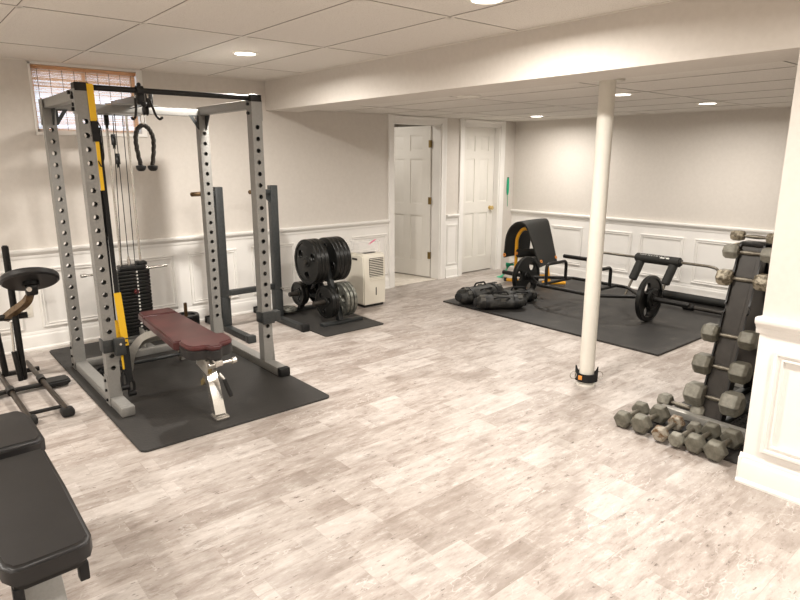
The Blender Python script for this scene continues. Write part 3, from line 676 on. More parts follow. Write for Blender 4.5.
# yellow suspension straps
sx_ = XFp+0.02; sy_ = 1.015
tr = thing('suspension_trainer', 'yellow and black suspension straps hanging from the front left corner of the rack', 'suspension trainer', (sx_, sy_, 0.02))
def strap(y0, z0, y1, z1, wd, mt, nm, x0=None, x1=None, th=0.004):
    x0 = sx_+0.02 if x0 is None else x0; x1 = x0 if x1 is None else x1
    MB().tube([(x0, y0, z0), (x1, y1, z1)], 0, flat=(wd, th, (1,0,0))).build(nm, mt, tr)
strap(sy_-0.005, ZT+0.010, sy_-0.003, 1.755, 0.036, M['yellow'], 'yellow_strap')
strap(sy_-0.003, 1.755, sy_+0.002, 1.64, 0.038, M['webbing'], 'black_cuff', th=0.012)
strap(sy_+0.002, 1.64, sy_+0.004, 1.36, 0.020, M['yellow'], 'yellow_strap')
strap(sy_+0.016, 1.72, sy_+0.022, 0.72, 0.026, M['webbing'], 'black_strap', sx_+0.01)
strap(sy_+0.000, 1.36, sy_-0.008, 0.52, 0.024, M['webbing'], 'black_strap', sx_-0.005)
strap(sy_+0.022, 0.735, sy_+0.036, 0.44, 0.042, M['yellow'], 'yellow_strap')
strap(sy_-0.008, 0.56, sy_+0.006, 0.34, 0.038, M['yellow'], 'yellow_strap', sx_+0.005)
strap(sy_+0.036, 0.44, sy_+0.040, 0.15, 0.040, M['webbing'], 'black_cuff', th=0.014)
strap(sy_+0.034, 0.435, sy_+0.036, 0.395, 0.036, M['yellow'], 'logo_tab', sx_+0.034)
MB().bx(sx_+0.0365, sx_+0.0375, sy_+0.026, sy_+0.046, 0.409, 0.420).build('tab_print', M['plastic'], tr)
strap(sy_+0.010, 0.34, sy_+0.014, 0.24, 0.014, M['yellow'], 'yellow_strap')
for (y, z) in ((sy_+0.010, 0.15), (sy_+0.048, 0.10)):
    MB().tube([(sx_+0.02, y, z+0.08), (sx_+0.02, y-0.016, z+0.04), (sx_+0.02, y-0.016, z-0.03), (sx_+0.02, y+0.016, z-0.03), (sx_+0.02, y+0.016, z+0.04), (sx_+0.02, y, z+0.08)], 0.0085, 8, fillet=0.012).build('foot_cradle', M['webbing'], tr)
    MB().cyl((sx_+0.02, y-0.022, z-0.03), (sx_+0.02, y+0.022, z-0.03), 0.019).build('grip', M['plastic'], tr)
MB().tube([(sx_+0.02, sy_+0.012, 1.76), (sx_+0.025, sy_+0.03, 1.72), (sx_+0.025, sy_+0.03, 1.55), (sx_+0.03, sy_+0.01, 1.49), (sx_+0.03, sy_-0.005, 1.53)], 0.0035, 8, fillet=0.02).build('buckle_loop', M['webbing'], tr)

# ================================================================== BURGUNDY BENCH
def pad(name, outline, z0, z1, mt, parent, bev=0.018):
    return MB().prism(outline, z0, z1, 'z', bev=bev*0.7).build(name, mt, parent, angle=60)
bn = thing('weight_bench', 'burgundy adjustable bench with silver frame standing inside the power rack', 'bench', (-3.9, 1.39, H1))
def ax(x): return 1.385 - (x+3.3)*0.045            # bench axis y
def skew(pts): return [(x-0.055 if x > -4.2 else x-0.03, ax(x)-0.012+dy) for x, dy in pts]
ZP = 0.455
bp = pad('backrest', skew([(-3.560,-0.145),(-3.545,-0.11),(-3.54,0),(-3.545,0.11),(-3.560,0.145),(-4.30,0.125),(-4.305,0),(-4.30,-0.125)]), ZP-0.062, ZP, M['burgundy'], bn, 0.016)
pad('head_pad', skew([(-4.315,-0.123),(-4.315,0.123),(-4.45,0.118),(-4.47,0.10),(-4.47,-0.10),(-4.45,-0.118)]), ZP-0.055, ZP+0.004, M['burgundy'], bn, 0.016)
seat_o = skew([(-3.470,-0.10),(-3.460,-0.14),(-3.44,-0.155),(-3.36,-0.158),(-3.29,-0.145),(-3.255,-0.11),(-3.235,-0.05),(-3.195,-0.035),(-3.185,0.0),(-3.195,0.035),(-3.235,0.05),(-3.255,0.11),(-3.29,0.145),(-3.36,0.158),(-3.44,0.155),(-3.460,0.14),(-3.470,0.10)])
seat_o = [(-3.525+(x+3.525)*0.90, 1.375+(y-1.375)*0.92) for x, y in seat_o]
seat_o = [tuple(p)[:2] for p in spline([(x,y,0) for x, y in seat_o], 3)]
pad('seat', seat_o, ZP+0.0, ZP+0.032, M['burgundy'], bn, 0.014)
pad('seat_base', [(x+(x+3.34)*0.01, y) for x, y in seat_o], ZP-0.055, ZP+0.0, M['vinylblack'], bn, 0.006)
MB().beam((-4.36, ax(-4.36), 0.355), (-3.40, ax(-3.4), 0.335), 0.06, 0.06).build('main_beam', M['brushed'], bn)
MB().beam((-3.52, ax(-3.5)-0.05, 0.36), (-3.36, ax(-3.4)-0.05, 0.33), 0.012, 0.09).build('side_plate', M['brushed'], bn)
# front leg: curved, oval tube that widens downward
fl = MB(); P = spline([(-3.58, ax(-3.5), 0.34), (-3.50, ax(-3.44), 0.31), (-3.41, 1.388, 0.20), (-3.335, 1.383, 0.02+H1)], 6)
fl.tube([Vector(p) for p in P], 0, flat=(0.065, 0.05, (1,0,0.5))); fl.box((-3.325, 1.383, H1+0.012), (0.10, 0.085, 0.022), 0.008)
fl.build('front_leg', M['chrome'], bn)
MB().prism(arc(-3.475, 0.245, 0.135, -1.05, 0.6, 12)+arc(-3.475, 0.245, 0.100, 0.6, -1.05, 12), -(ax(-3.5)-0.025), -(ax(-3.5)-0.045), 'y').build('adjuster_quadrant', M['gold'], bn) if False else None
qd = MB(); pts = [(-3.62+0.20*math.cos(a), ax(-3.5)-0.02, 0.36-0.20*math.sin(a)) for a in [0.15+i*0.12 for i in range(9)]]; qd.tube(pts, 0, flat=(0.03, 0.03, (0,1,0))); qd.build('adjuster_arc', M['gold'], bn)
MB().cyl((-3.315, 1.42, 0.255), (-3.285, 1.445, 0.15), 0.014).build('leg_grip', M['plastic'], bn)
MB().cyl((-3.335, 1.40, 0.29), (-3.315, 1.42, 0.255), 0.009).build('lever', M['chrome'], bn)
MB().cyl((-3.30, ax(-3.3)-0.06, 0.365), (-3.30, ax(-3.3)+0.105, 0.365), 0.011).cyl((-3.30, ax(-3.3)+0.085, 0.365), (-3.30, ax(-3.3)+0.11, 0.365), 0.02).box((-3.33, ax(-3.3), 0.37), (0.10, 0.05, 0.04), 0.01).build('seat_post', M['chrome'], bn)
# rear arch legs
for s_ in (-1, 1):
    ya = ax(-4.4)
    P = spline([(-4.12, ya, 0.345), (-4.25, ya+s_*0.05, 0.335), (-4.42, ya+s_*0.13, 0.27), (-4.53, ya+s_*0.19, 0.15), (-4.58, ya+s_*0.21, H1+0.003)], 6)
    MB().tube(P, 0, flat=(0.058, 0.055, (1,0,0.6))).build('rear_leg', M['brushed'], bn)
MB().cyl((-4.56, ax(-4.5)-0.20, H1+0.05), (-4.56, ax(-4.5)+0.20, H1+0.05), 0.014).build('rear_stretcher', M['dark'], bn)
MB().beam((-4.36, ax(-4.36), 0.30), (-4.40, ax(-4.4), 0.415), 0.05, 0.05).cyl((-4.46, ax(-4.4)-0.07, 0.43), (-4.46, ax(-4.4)+0.07, 0.43), 0.022).build('head_bracket', M['brushed'], bn)

# ================================================================== BLACK BENCH (front left)
b2 = thing('weight_bench', 'black padded bench with grey front leg, cut by the left edge in the foreground', 'bench', (-2.3, 0.12, 0))
a2 = math.radians(-2)
def ro(pts, cx=-2.2, cy=0.235, a=0.0):
    return [(cx+(x)*math.cos(a)-y*math.sin(a), cy+x*math.sin(a)+y*math.cos(a)) for x, y in pts]
AX2 = 0.045
def R2(pts): return ro(pts, -2.2, 0.205, AX2)
ZB2 = 0.455
back2 = pad('backrest', R2([(-0.345,-0.155),(-0.355,-0.15),(-0.355,0.15),(-0.345,0.158),(0.0,0.142),(0.36,0.118),(0.40,0.10),(0.41,0.07),(0.41,-0.07),(0.40,-0.10),(0.36,-0.118),(0,-0.142)]), ZB2-0.07, ZB2, M['vinylblack'], b2, 0.02)
pad('seat', R2([(-0.375,-0.16),(-0.375,0.15),(-0.41,0.175),(-0.70,0.185),(-0.76,0.165),(-0.77,0.14),(-0.77,-0.14),(-0.76,-0.165),(-0.70,-0.185),(-0.41,-0.175)]), ZB2-0.055, ZB2+0.025, M['vinylblack'], b2, 0.025)
MB().prism(R2([(-0.34,-0.12),(-0.34,0.12),(0.37,0.095),(0.385,0.07),(0.385,-0.07),(0.37,-0.095)]), ZB2-0.088, ZB2-0.068, 'z').build('backrest_board', M['plastic'], b2)
for dy in (-0.085, 0.085):
    p = R2([(0.36, dy)])[0]; MB().box((p[0], p[1], ZB2-0.115), (0.035, 0.028, 0.06), 0.004).build('stop_block', M['plastic'], b2)
pa, pb = R2([(-0.55, 0)])[0], R2([(0.20, 0)])[0]
MB().beam((pa[0], pa[1], ZB2-0.12), (pb[0], pb[1], ZB2-0.12), 0.07, 0.06).build('main_beam', M['rack'], b2)
q0, q1 = R2([(0.12, 0.0)])[0], R2([(0.27, 0.0)])[0]
MB().beam((q0[0], q0[1], ZB2-0.13), (q1[0], q1[1], 0.03), 0.115, 0.06, 0.008).build('front_leg', M['rack'], b2)
q2 = R2([(0.28, 0.0)])[0]; MB().box((q2[0], q2[1], 0.02), (0.07, 0.40, 0.04), 0.01, Matrix.Rotation(AX2, 3, 'Z')).build('front_foot', M['plastic'], b2)
q2 = R2([(-0.6, 0.0)])[0]; MB().beam((q2[0], q2[1], ZB2-0.10), (q2[0]-0.12, q2[1], 0.03), 0.07, 0.06).box((q2[0]-0.13, q2[1], 0.02), (0.07, 0.55, 0.04), 0.01).build('rear_leg', M['rack'], b2)
pr = R2([(0.02, -0.14)])[0]
MB().cyl((pr[0]+0.05, pr[1]+0.08, 0.34), (pr[0]+0.15, pr[1]-0.06, 0.30), 0.012).build('adjuster_lever', M['red'], b2)

# ================================================================== ROUND PAD MACHINE (left)
sm = thing('squat_machine', 'black upright exercise machine with a tilted round pad, at the left edge by the wall', 'exercise machine', (-4.6, 0.55, 0))
MB().cyl((-4.73, 0.585, 0.05), (-4.73, 0.585, 0.985), 0.021, bev=0.006).build('post', M['black'], sm)
MB().cyl((-4.90, 0.50, 0.05), (-4.90, 0.46, 0.80), 0.021, bev=0.006).build('post', M['black'], sm)
for ya, x0, x1 in ((0.675, -5.12, -3.99), (0.475, -5.0, -3.99)):
    MB().cyl((x0, ya-0.01, 0.055), (x1, ya+0.015, 0.040), 0.0165).build('base_rail', M['darkbronze'], sm)
    MB().cyl((x0+0.42, ya, 0.052), (x0+0.50, ya, 0.050), 0.026).build('collar', M['black'], sm)
    MB().box((x1+0.0, ya+0.017, 0.028), (0.085, 0.075, 0.05), 0.016).build('foot_cap', M['plastic'], sm)
MB().bx(-4.63, -4.58, 0.0, 0.70, 0.018, 0.040, 0.006).build('cross_bar', M['black'], sm)
MB().bx(-5.0, -4.97, 0.30, 0.72, 0.018, 0.05, 0.006).build('cross_bar', M['black'], sm)
MB().cyl((-4.07, 0.48, 0.04), (-4.07, 0.68, 0.04), 0.012).build('cross_bar', M['black'], sm)
MB().prism(rrect(-4.66, -4.53, 0.665, 0.835, 0.03), 0.014, 0.054, 'z', bev=0.012).build('foot_pad', M['plastic'], sm)
MB().prism(rrect(-4.69, -4.555, 0.235, 0.415, 0.03), 0.012, 0.052, 'z', bev=0.012).build('foot_pad', M['plastic'], sm)
dc = Vector((-4.55, 0.675, 0.775)); dn = Vector((-0.49, 0.07, 0.865)).normalized()
MB().lathe([(0,-0.024),(0.158,-0.024),(0.170,-0.014),(0.172,0.008),(0.165,0.020),(0.150,0.023),(0,0.023)], dc, dn, 56).build('round_pad', M['vinylblack'], sm)
MB().cyl(dc-dn*0.024, dc-dn*0.05, 0.05).box(dc-dn*0.075, (0.05, 0.07, 0.07), 0.012).build('pad_mount', M['black'], sm)
MB().cyl(dc-dn*0.06+Vector((0.05,-0.02,0)), dc-dn*0.06+Vector((-0.05,0.02,0)), 0.016).build('mount_bolt', M['chrome'], sm)
P = spline([tuple(dc-dn*0.085), (-4.56, 0.665, 0.665), (-4.60, 0.635, 0.61), (-4.70, 0.58, 0.545), (-4.79, 0.535, 0.485)], 6)
MB().tube(P, 0, flat=(0.042, 0.045, (0,0.4,1))).build('swing_arm', M['bronze'], sm)
MB().cyl((-4.80, 0.40, 0.49), (-4.74, 0.66, 0.50), 0.022).build('pivot', M['black'], sm)
MB().cyl((-4.72, 0.555, 0.47), (-4.70, 0.545, 0.26), 0.008).build('piston_rod', M['chrome'], sm)
MB().cyl((-4.70, 0.545, 0.27), (-4.69, 0.56, 0.06), 0.017).build('piston_cylinder', M['black'], sm)

# ================================================================== LOW BLACK WEIGHT BY THE WALL
bk_ = thing('floor_weight', 'small round black weight with upright peg on the floor behind the burgundy bench', 'weight', (-5.50, 2.03, 0))
MB().lathe([(0,0),(0.115,0),(0.118,0.01),(0.118,0.115),(0.110,0.125),(0.085,0.12),(0.08,0.105),(0,0.105)], (-5.50,2.03,0), seg=36).build('body', M['iron'], bk_)
MB().cyl((-5.50,2.03,0.10), (-5.50,2.03,0.235), 0.016, bev=0.004).build('peg', M['bronze'], bk_)

# ================================================================== DARK SQUAT STAND
ss = thing('squat_stand', 'charcoal grey dip and squat stand with two uprights behind the power rack', 'squat stand', (-5.1, 2.52, 0))
for y, xr in ((2.26, -5.52), (2.795, -5.57)):
    MB().bx(xr, -4.68, y-0.03, y+0.03, 0.002, 0.055, 0.004).build('base_rail', M['dark'], ss)
    MB().bx(-4.69, -4.625, y-0.038, y+0.038, 0, 0.066, 0.010).build('foot_cap', M['plastic' if y > 2.5 else 'dark'], ss)
    MB().bx(xr-0.03, xr+0.005, y-0.038, y+0.038, 0, 0.066, 0.010).build('foot_cap', M['plastic'], ss)
    MB().bx(-5.175, -5.105, y-0.035, y+0.035, 0.055, 1.30, 0.004).build('upright', M['dark'], ss)
    MB().bx(-5.18, -5.10, y-0.04, y+0.04, 0.055, 0.32, 0.004).build('lower_sleeve', M['dark'], ss)
    MB().bx(-5.165, -5.115, y-0.16, y-0.03, 1.225, 1.265, 0.004).prism([(y-0.035, 1.14), (y-0.035, 1.225), (y-0.115, 1.225)], -5.145, -5.135, 'x').build('dip_arm', M['dark'], ss)
    MB().cyl((-5.14, y-0.24, 1.245), (-5.14, y-0.155, 1.245), 0.019, bev=0.006).build('grip', M['bronze'], ss)
    MB().cyl((-5.10, y+0.02, 0.33), (-5.06, y+0.02, 0.33), 0.010).build('pin', M['chrome'], ss)
MB().bx(-5.165, -5.115, 2.28, 2.755, 0.325, 0.375, 0.004).build('cross_brace', M['dark'], ss)

# ================================================================== PLATES
def plate_mb(R, th, hub=0.05, hole_r=None, nh=3, lip=True, centre=0.026, rot=0.0, hole_d=None, oval=1.0):
    """grip plate; local axis y, centred"""
    mb = MB(); hr_ = hole_r or R*0.16; hd = hole_d or R*0.56
    hs = [circ(0, 0, centre, 20)]
    for k in range(nh):
        a = rot+2*PI*k/nh; c0, s0 = math.cos(a), math.sin(a)
        hs.append([(hd*c0+hr_*(math.cos(q)*c0-oval*math.sin(q)*s0), hd*s0+hr_*(math.cos(q)*s0+oval*math.sin(q)*c0)) for q in [2*PI*i/18 for i in range(18)]])
    w0 = th*0.30
    mb.prism(circ(0, 0, R*0.93, 48), -w0, w0, 'y', holes=hs)
    # thick rim and hub, grip lips round the holes
    def ring(r0, r1, h): mb.lathe([(r0,-h),(r1-0.004,-h),(r1,-h+0.004),(r1,h-0.004),(r1-0.004,h),(r0,h),(r0,-h)], (0,0,0), (0,1,0), 48)
    ring(R*0.88, R, th/2); ring(centre, hub, th/2)
    if lip:
        for h_ in hs[1:]:
            pts = [(p[0], s_*w0, p[1]) for p in h_ for s_ in (1,)]
            for s_ in (-1, 1): mb.tube([(p[0], s_*w0, p[1]) for p in h_], 0.004, 6, closed=True)
    return mb
def place_plate(mesh_obj, loc, axis_rot, label, group, mt=None, name='weight_plate'):
    o = mesh_obj.copy(); C.objects.link(o); o.location = loc; o.rotation_euler = axis_rot
    if mt: o.data = o.data.copy(); o.data.materials[0] = mt
    tag(o, label, 'weight plate', group); return o
first = {}
def plate(kind, loc, rot, label, group):
    spec = {'big': dict(R=0.215, th=0.041, rot=0.5, hole_r=0.036, hole_d=0.125, oval=1.2), 'mid': dict(R=0.155, th=0.036, rot=0.4), 'grey': dict(R=0.165, th=0.030, nh=4, rot=0.3, hole_r=0.036), 'small': dict(R=0.118, th=0.034, rot=0.9), 'wheel': dict(R=0.223, th=0.046, rot=1.2, hole_r=0.050, hole_d=0.135, oval=1.25), 'disc10': dict(R=0.10, th=0.028, rot=0.3)}[kind]
    mt = M['greyiron'] if kind == 'grey' else M['iron']
    if kind not in first:
        o = plate_mb(**spec).build('weight_plate', mt); first[kind] = o; o.location = loc; o.rotation_euler = rot; return tag(o, label, 'weight plate', group)
    return place_plate(first[kind], loc, rot, label, group)
# plate tree
PX = -4.90; PYc = 3.165; H2 = 0.008
tr_ = thing('plate_tree', 'black A-frame weight plate tree on the small mat by the wall', 'plate rack', (PX, PYc, H2))
MB().bx(-4.70, -4.63, 2.985, 3.44, H2, H2+0.028, 0.004).build('front_foot', M['dark'], tr_)
MB().bx(-5.37, -5.32, 2.90, 3.44, H2, H2+0.035, 0.004).build('rear_foot', M['dark'], tr_)
MB().beam((-4.67, PYc+0.03, H2+0.028), (PX, PYc, 0.70), 0.05, 0.05).build('front_post', M['dark'], tr_)
MB().beam((-5.34, PYc+0.0, H2+0.03), (PX-0.02, PYc, 0.70), 0.05, 0.05).build('rear_post', M['dark'], tr_)
MB().bx(-5.2, -4.72, PYc-0.02, PYc+0.02, 0.195, 0.235, 0.004).build('cross_brace', M['dark'], tr_)
pegs = [(PX, 0.59), (-4.73, 0.222), (-5.17, 0.235)]
for x, z in pegs:
    for s_ in (-1, 1):
        MB().cyl((x, PYc+s_*0.02, z), (x, PYc+s_*((0.20 if s_ < 0 else 0.215) if x == PX else 0.225), z), 0.024 if x == PX else 0.0235, bev=0.005).build('peg', M['towerface'], tr_)
g3 = 'large plates on the left top peg of the tree'
pos = ['outermost', 'middle', 'innermost']
for k in range(3): plate('big', (PX, 3.000+0.043*k, 0.59), (0, 0.35*k, 0), f'large black three-hole weight plate, {pos[k]} of three on the tree\'s left top peg', g3)
pos4 = ['innermost', 'second from inside', 'third from inside', 'outermost']
for k in range(4): plate('big', (PX, 3.212+0.042*k, 0.59), (0, 0.9+0.3*k, 0), f'large black weight plate, {pos4[k]} of four on the tree\'s right top peg', 'large plates on the right top peg of the tree')
for k in range(2): plate('mid', (-4.73, 3.078+0.038*k, 0.222-0.002), (0, 0.5*k, 0), f'medium black weight plate, {["outer","inner"][k]} of two on the lower front peg left side', 'medium plates on the lower front peg')
for k in range(3): plate('grey', (-4.73, 3.235+0.042*k, 0.222), (0, 0.4*k, 0), f'worn grey spoked weight plate on the lower front right peg, {["innermost","middle","outermost"][k]} of three', 'worn grey plates on the lower front peg')
for k in range(2): plate('small', (-5.17, 3.045+0.040*k, 0.235-0.001), (0, 0.6*k, 0), f'small black weight plate on the lower rear left peg nearest the wall, {["outer","inner"][k]} of two', 'small plates on the lower rear peg')
for k in range(2): plate('small', (-5.17, 3.235+0.04*k, 0.235-0.001), (0, 0.7*k, 0), f'small black weight plate on the hidden lower rear right peg, {["inner","outer"][k]} one', 'small plates on the lower rear right peg')
fp = plate('disc10', (-5.30, 2.985, 0.043+0.015), (PI/2, 0, 0), 'small grey metal plate lying flat on the rear foot of the plate tree', None)
fp.data.materials[0] = M['greyiron']

# ================================================================== DEHUMIDIFIER
DX, DY = -5.16, 3.885
dh = thing('dehumidifier', 'cream dehumidifier with a slatted front grille standing beside the plate tree', 'dehumidifier', (DX, DY, 0))
x0, x1, y0, y1 = -5.33, -5.01, 3.735, 4.03
MB().prism([(x0, 0.03), (x1, 0.03), (x1+0.008, 0.30), (x1-0.004, 0.53), (x1-0.02, 0.555), (x1-0.05, 0.565), (x0+0.03, 0.555), (x0, 0.53)], -y1, -y0, 'y', bev=0.012).build('body', M['offwhite'], dh)
MB().bx(x0+0.02, x1-0.015, y0+0.02, y1-0.02, 0.0, 0.032).build('base', M['gum'], dh)
gb = MB().box((x1+0.004, (y0+y1)/2+0.02, 0.40), (0.006, 0.185, 0.245), 0.002); gb.build('grille_backing', M['towerface'], dh)
gs = MB()
for k in range(13): gs.box((x1+0.009, (y0+y1)/2+0.02, 0.29+k*0.0185), (0.008, 0.182, 0.008), 0.001, Matrix.Rotation(0.0, 3, 'X'))
gs.build('grille_slat', M['offwhite'], dh)
MB().box((x1+0.006, (y0+y1)/2+0.015, 0.165), (0.004, 0.012, 0.085), 0.002).build('level_window', M['plastic'], dh)
MB().box((x0+0.17, y0-0.001, 0.508), (0.09, 0.006, 0.022), 0.002).build('side_handle', M['towerface'], dh)
MB().box((x1-0.10, (y0+y1)/2-0.0, 0.5675), (0.06, 0.14, 0.006), 0.002).build('control_panel', M['gum'], dh)
bxx = thing('plastic_bin', 'clear plastic box with a pink mark on top of the cream dehumidifier', 'storage box', (DX-0.05, DY-0.01, 0.571))
bb_ = MB(); X0_, X1_, Y0_, Y1_, Z0_, Z1_ = -5.32, -5.10, 3.75, 4.02, 0.571, 0.68
for a in ((X0_, X1_, Y0_, Y1_, Z0_, Z0_+0.003), (X0_, X1_, Y0_, Y0_+0.003, Z0_, Z1_), (X0_, X1_, Y1_-0.003, Y1_, Z0_, Z1_), (X0_, X0_+0.003, Y0_, Y1_, Z0_, Z1_), (X1_-0.003, X1_, Y0_, Y1_, Z0_, Z1_)): bb_.bx(*a)
bb_.build('tub', M['clear'], bxx)
MB().bx(X0_-0.006, X1_+0.006, Y0_-0.006, Y1_+0.006, Z1_, Z1_+0.01, 0.003).build('lid', M['clear'], bxx)
MB().prism([(3.87, 0.652), (3.92, 0.675), (3.97, 0.700), (3.975, 0.706), (3.94, 0.700), (3.90, 0.678)], X1_+0.004, X1_+0.006, 'x').build('pink_mark', M['pink'], bxx)

# ================================================================== TRAP BAR
H3 = 0.016; AY = 5.475; AZ = H3+0.224
tb = thing('trap_bar', 'black hexagonal trap bar with raised handles lying between two large plates on the big mat', 'trap bar', (-3.52, AY, H3))
xl, xr = -4.215, -2.845
hexp = [(xl+0.03, AY, AZ), (-3.86, AY-0.30, AZ-0.0), (-3.20, AY-0.30, AZ), (xr-0.02, AY, AZ), (-3.20, AY+0.31, AZ), (-3.86, AY+0.31, AZ)]
MB().tube(hexp+[hexp[0], hexp[1]], 0.0175, 12, fillet=0.05).build('hex_frame', M['black'], tb)
MB().cyl((-3.86, AY-0.30, AZ), (-3.86, AY+0.31, AZ), 0.015).build('cross_handle', M['black'], tb)
MB().cyl((-3.32, AY-0.30, AZ), (-3.32, AY+0.31, AZ), 0.015).build('cross_handle', M['black'], tb)
for x in (-3.80, -3.26):
    x_ = x-0.06
    MB().tube([(x_, 5.30, AZ), (x_, 5.30, 0.447), (x_, 5.65, 0.447), (x_, 5.65, AZ)], 0.0175, 12, fillet=0.05).build('raised_handle', M['black'], tb)
for s_, xa, xb in ((-1, xl+0.03, -4.60), (1, xr-0.02, -2.405)):
    MB().cyl((xa, AY, AZ), (xb, AY, AZ), 0.0245, bev=0.004).build('sleeve', M['black'], tb)
    MB().cyl((xa+s_*0.015, AY, AZ), (xa+s_*0.035, AY, AZ), 0.04, bev=0.004).build('collar', M['black'], tb)
plate('wheel', (-4.262, AY, AZ), (0, 0.3, PI/2), 'large black three-hole plate on the left end of the trap bar', None)
plate('wheel', (-2.792, AY, AZ), (0, 1.1, PI/2), 'large black open-spoke plate on the right end of the trap bar', None)
sp2 = plate('disc10', (-2.753, AY, AZ), (0, 0.2, PI/2), 'small black plate on the right sleeve of the trap bar against the large one', None)
sp2.data = sp2.data.copy(); sp2.data.materials[0] = M['iron']

# ================================================================== SAFETY SQUAT BAR
YS = 6.40; ZS = 0.462
sb = thing('safety_squat_bar', 'safety squat bar with black padded yoke and two padded arms leaning near the far wall', 'barbell', (-3.2, YS, H3))
MB().tube([(-4.12, YS, ZS-0.105), (-4.02, YS, ZS-0.10), (-3.96, YS, ZS-0.01), (-3.87, YS, ZS), (-2.66, YS, ZS), (-2.575, YS, ZS-0.012), (-2.53, YS, ZS-0.10), (-2.42, YS, ZS-0.105)], 0.0145, 12, fillet=0.045).build('bar', M['handle'], sb)
MB().cyl((-4.415, YS, ZS-0.105), (-4.08, YS, ZS-0.105), 0.0245, bev=0.004).build('sleeve', M['black'], sb)
MB().cyl((-2.44, YS, ZS-0.105), (-1.98, YS, ZS-0.105), 0.0245, bev=0.004).build('sleeve', M['black'], sb)
MB().cyl((-3.465, YS, ZS), (-2.945, YS, ZS), 0.052, bev=0.018).build('yoke_pad', M['foam'], sb)
for x in (-3.395, -3.02):
    dx = -0.035
    a_ = Vector((x, YS-0.01, ZS-0.03)); b_ = Vector((x+dx, YS-0.10, ZS-0.24)); e_ = Vector((x+dx*1.9, YS-0.185, H3+0.02)) if x < -3.2 else Vector((x+dx*1.2, YS-0.125, ZS-0.30))
    MB().cyl(a_, b_, 0.046, bev=0.010).build('arm_pad', M['foam'], sb)
    MB().cyl(b_, e_, 0.014).build('arm', M['handle'], sb)
# worn white lettering on the yoke pad and its underline
lt = MB()
up_ = Vector((0, -0.55, 0.83)).normalized(); tg = Vector((0, 0.83, 0.55)).normalized()
random.seed(3)
for k in range(15):
    x = -3.40+0.0225*k; cc = Vector((x, YS, ZS))+up_*0.0525
    for j in range(2):
        a = random.uniform(-0.7, 0.7); dd = Vector((math.sin(a), 0, 0))*0.008+tg*0.011*math.cos(a); o_ = Vector((random.uniform(-0.006, 0.006), 0, 0))
        lt.beam(cc+o_-dd*0.8, cc+o_+dd*0.8, 0.0022, 0.0015, 0)
lo2 = Vector((0, -0.95, 0.30)).normalized()
for x, ww in ((-3.14, 0.05), (-3.08, 0.035)): lt.box(Vector((x, YS, ZS))+Vector((0,-0.8,0.6))*0.0525, (ww, 0.006, 0.012), 0, Matrix.Rotation(-0.93, 3, 'X'))
lt.build('white_lettering', M['letter'], sb)

# bars on the floor at the wall
fb = thing('barbell', 'thick black foam-sleeved bar on the big mat along the far wall baseboard', 'barbell', (-2.6, 6.60, H3))
MB().cyl((-3.35, 6.60, H3+0.042), (-1.75, 6.60, H3+0.042), 0.042, bev=0.008).build('sleeve', M['foam'], fb)
MB().cyl((-3.37, 6.60, H3+0.042), (-3.35, 6.60, H3+0.042), 0.02).cyl((-1.75, 6.60, H3+0.042), (-1.70, 6.60, H3+0.042), 0.02).build('shaft', M['chrome'], fb)
fb2 = thing('barbell', 'thin steel bar with black collar on the mat, before the thick black bar', 'barbell', (-2.6, 6.22, H3))
MB().cyl((-3.10, 6.22, H3+0.030), (-1.85, 6.22, H3+0.030), 0.013).build('shaft', M['handle'], fb2)
MB().cyl((-2.80, 6.22, H3+0.0301), (-2.68, 6.22, H3+0.0301), 0.030, bev=0.006).build('collar', M['black'], fb2)
MB().cyl((-2.68, 6.22, H3+0.030), (-1.85, 6.22, H3+0.030), 0.020).build('sleeve', M['towerface'], fb2)

# ================================================================== AB BENCH WITH DRAPED MAT
ab = thing('ab_bench', 'yellow tubular exercise frame with black pad rollers under the draped mat', 'exercise bench', (-4.45, 5.95, H3))
MB().tube([(-4.80, 5.95, H3+0.03), (-4.80, 5.95, 0.60), (-4.72, 5.98, 0.72), (-4.62, 6.05, 0.66), (-4.50, 6.15, 0.40), (-4.46, 6.18, H3+0.05)], 0.021, 14, fillet=0.09).build('main_tube', M['yellowpaint'], ab)
MB().cyl((-4.935, 5.935, H3+0.024), (-4.72, 6.02, H3+0.024), 0.022).build('front_foot', M['yellowpaint'], ab)
MB().cyl((-4.955, 5.927, H3+0.0255), (-4.925, 5.939, H3+0.0255), 0.025).build('foot_cap', M['plastic'], ab)
MB().cyl((-4.50, 6.10, H3+0.03), (-4.30, 6.30, H3+0.03), 0.022).build('rear_foot', M['yellowpaint'], ab)
MB().cyl((-4.80, 5.95, 0.12), (-4.48, 6.17, 0.12), 0.02).build('lower_tube', M['yellowpaint'], ab)
MB().cyl((-4.75, 5.90, 0.40), (-4.60, 6.25, 0.40), 0.052, bev=0.012).build('roller_pad', M['foam'], ab)
MB().cyl((-4.758, 5.882, 0.40), (-4.749, 5.903, 0.40), 0.022).build('roller_end', M['orange'], ab)
MB().box((-4.63, 6.12, 0.30), (0.26, 0.26, 0.08), 0.03).build('seat_pad', M['vinylblack'], ab)
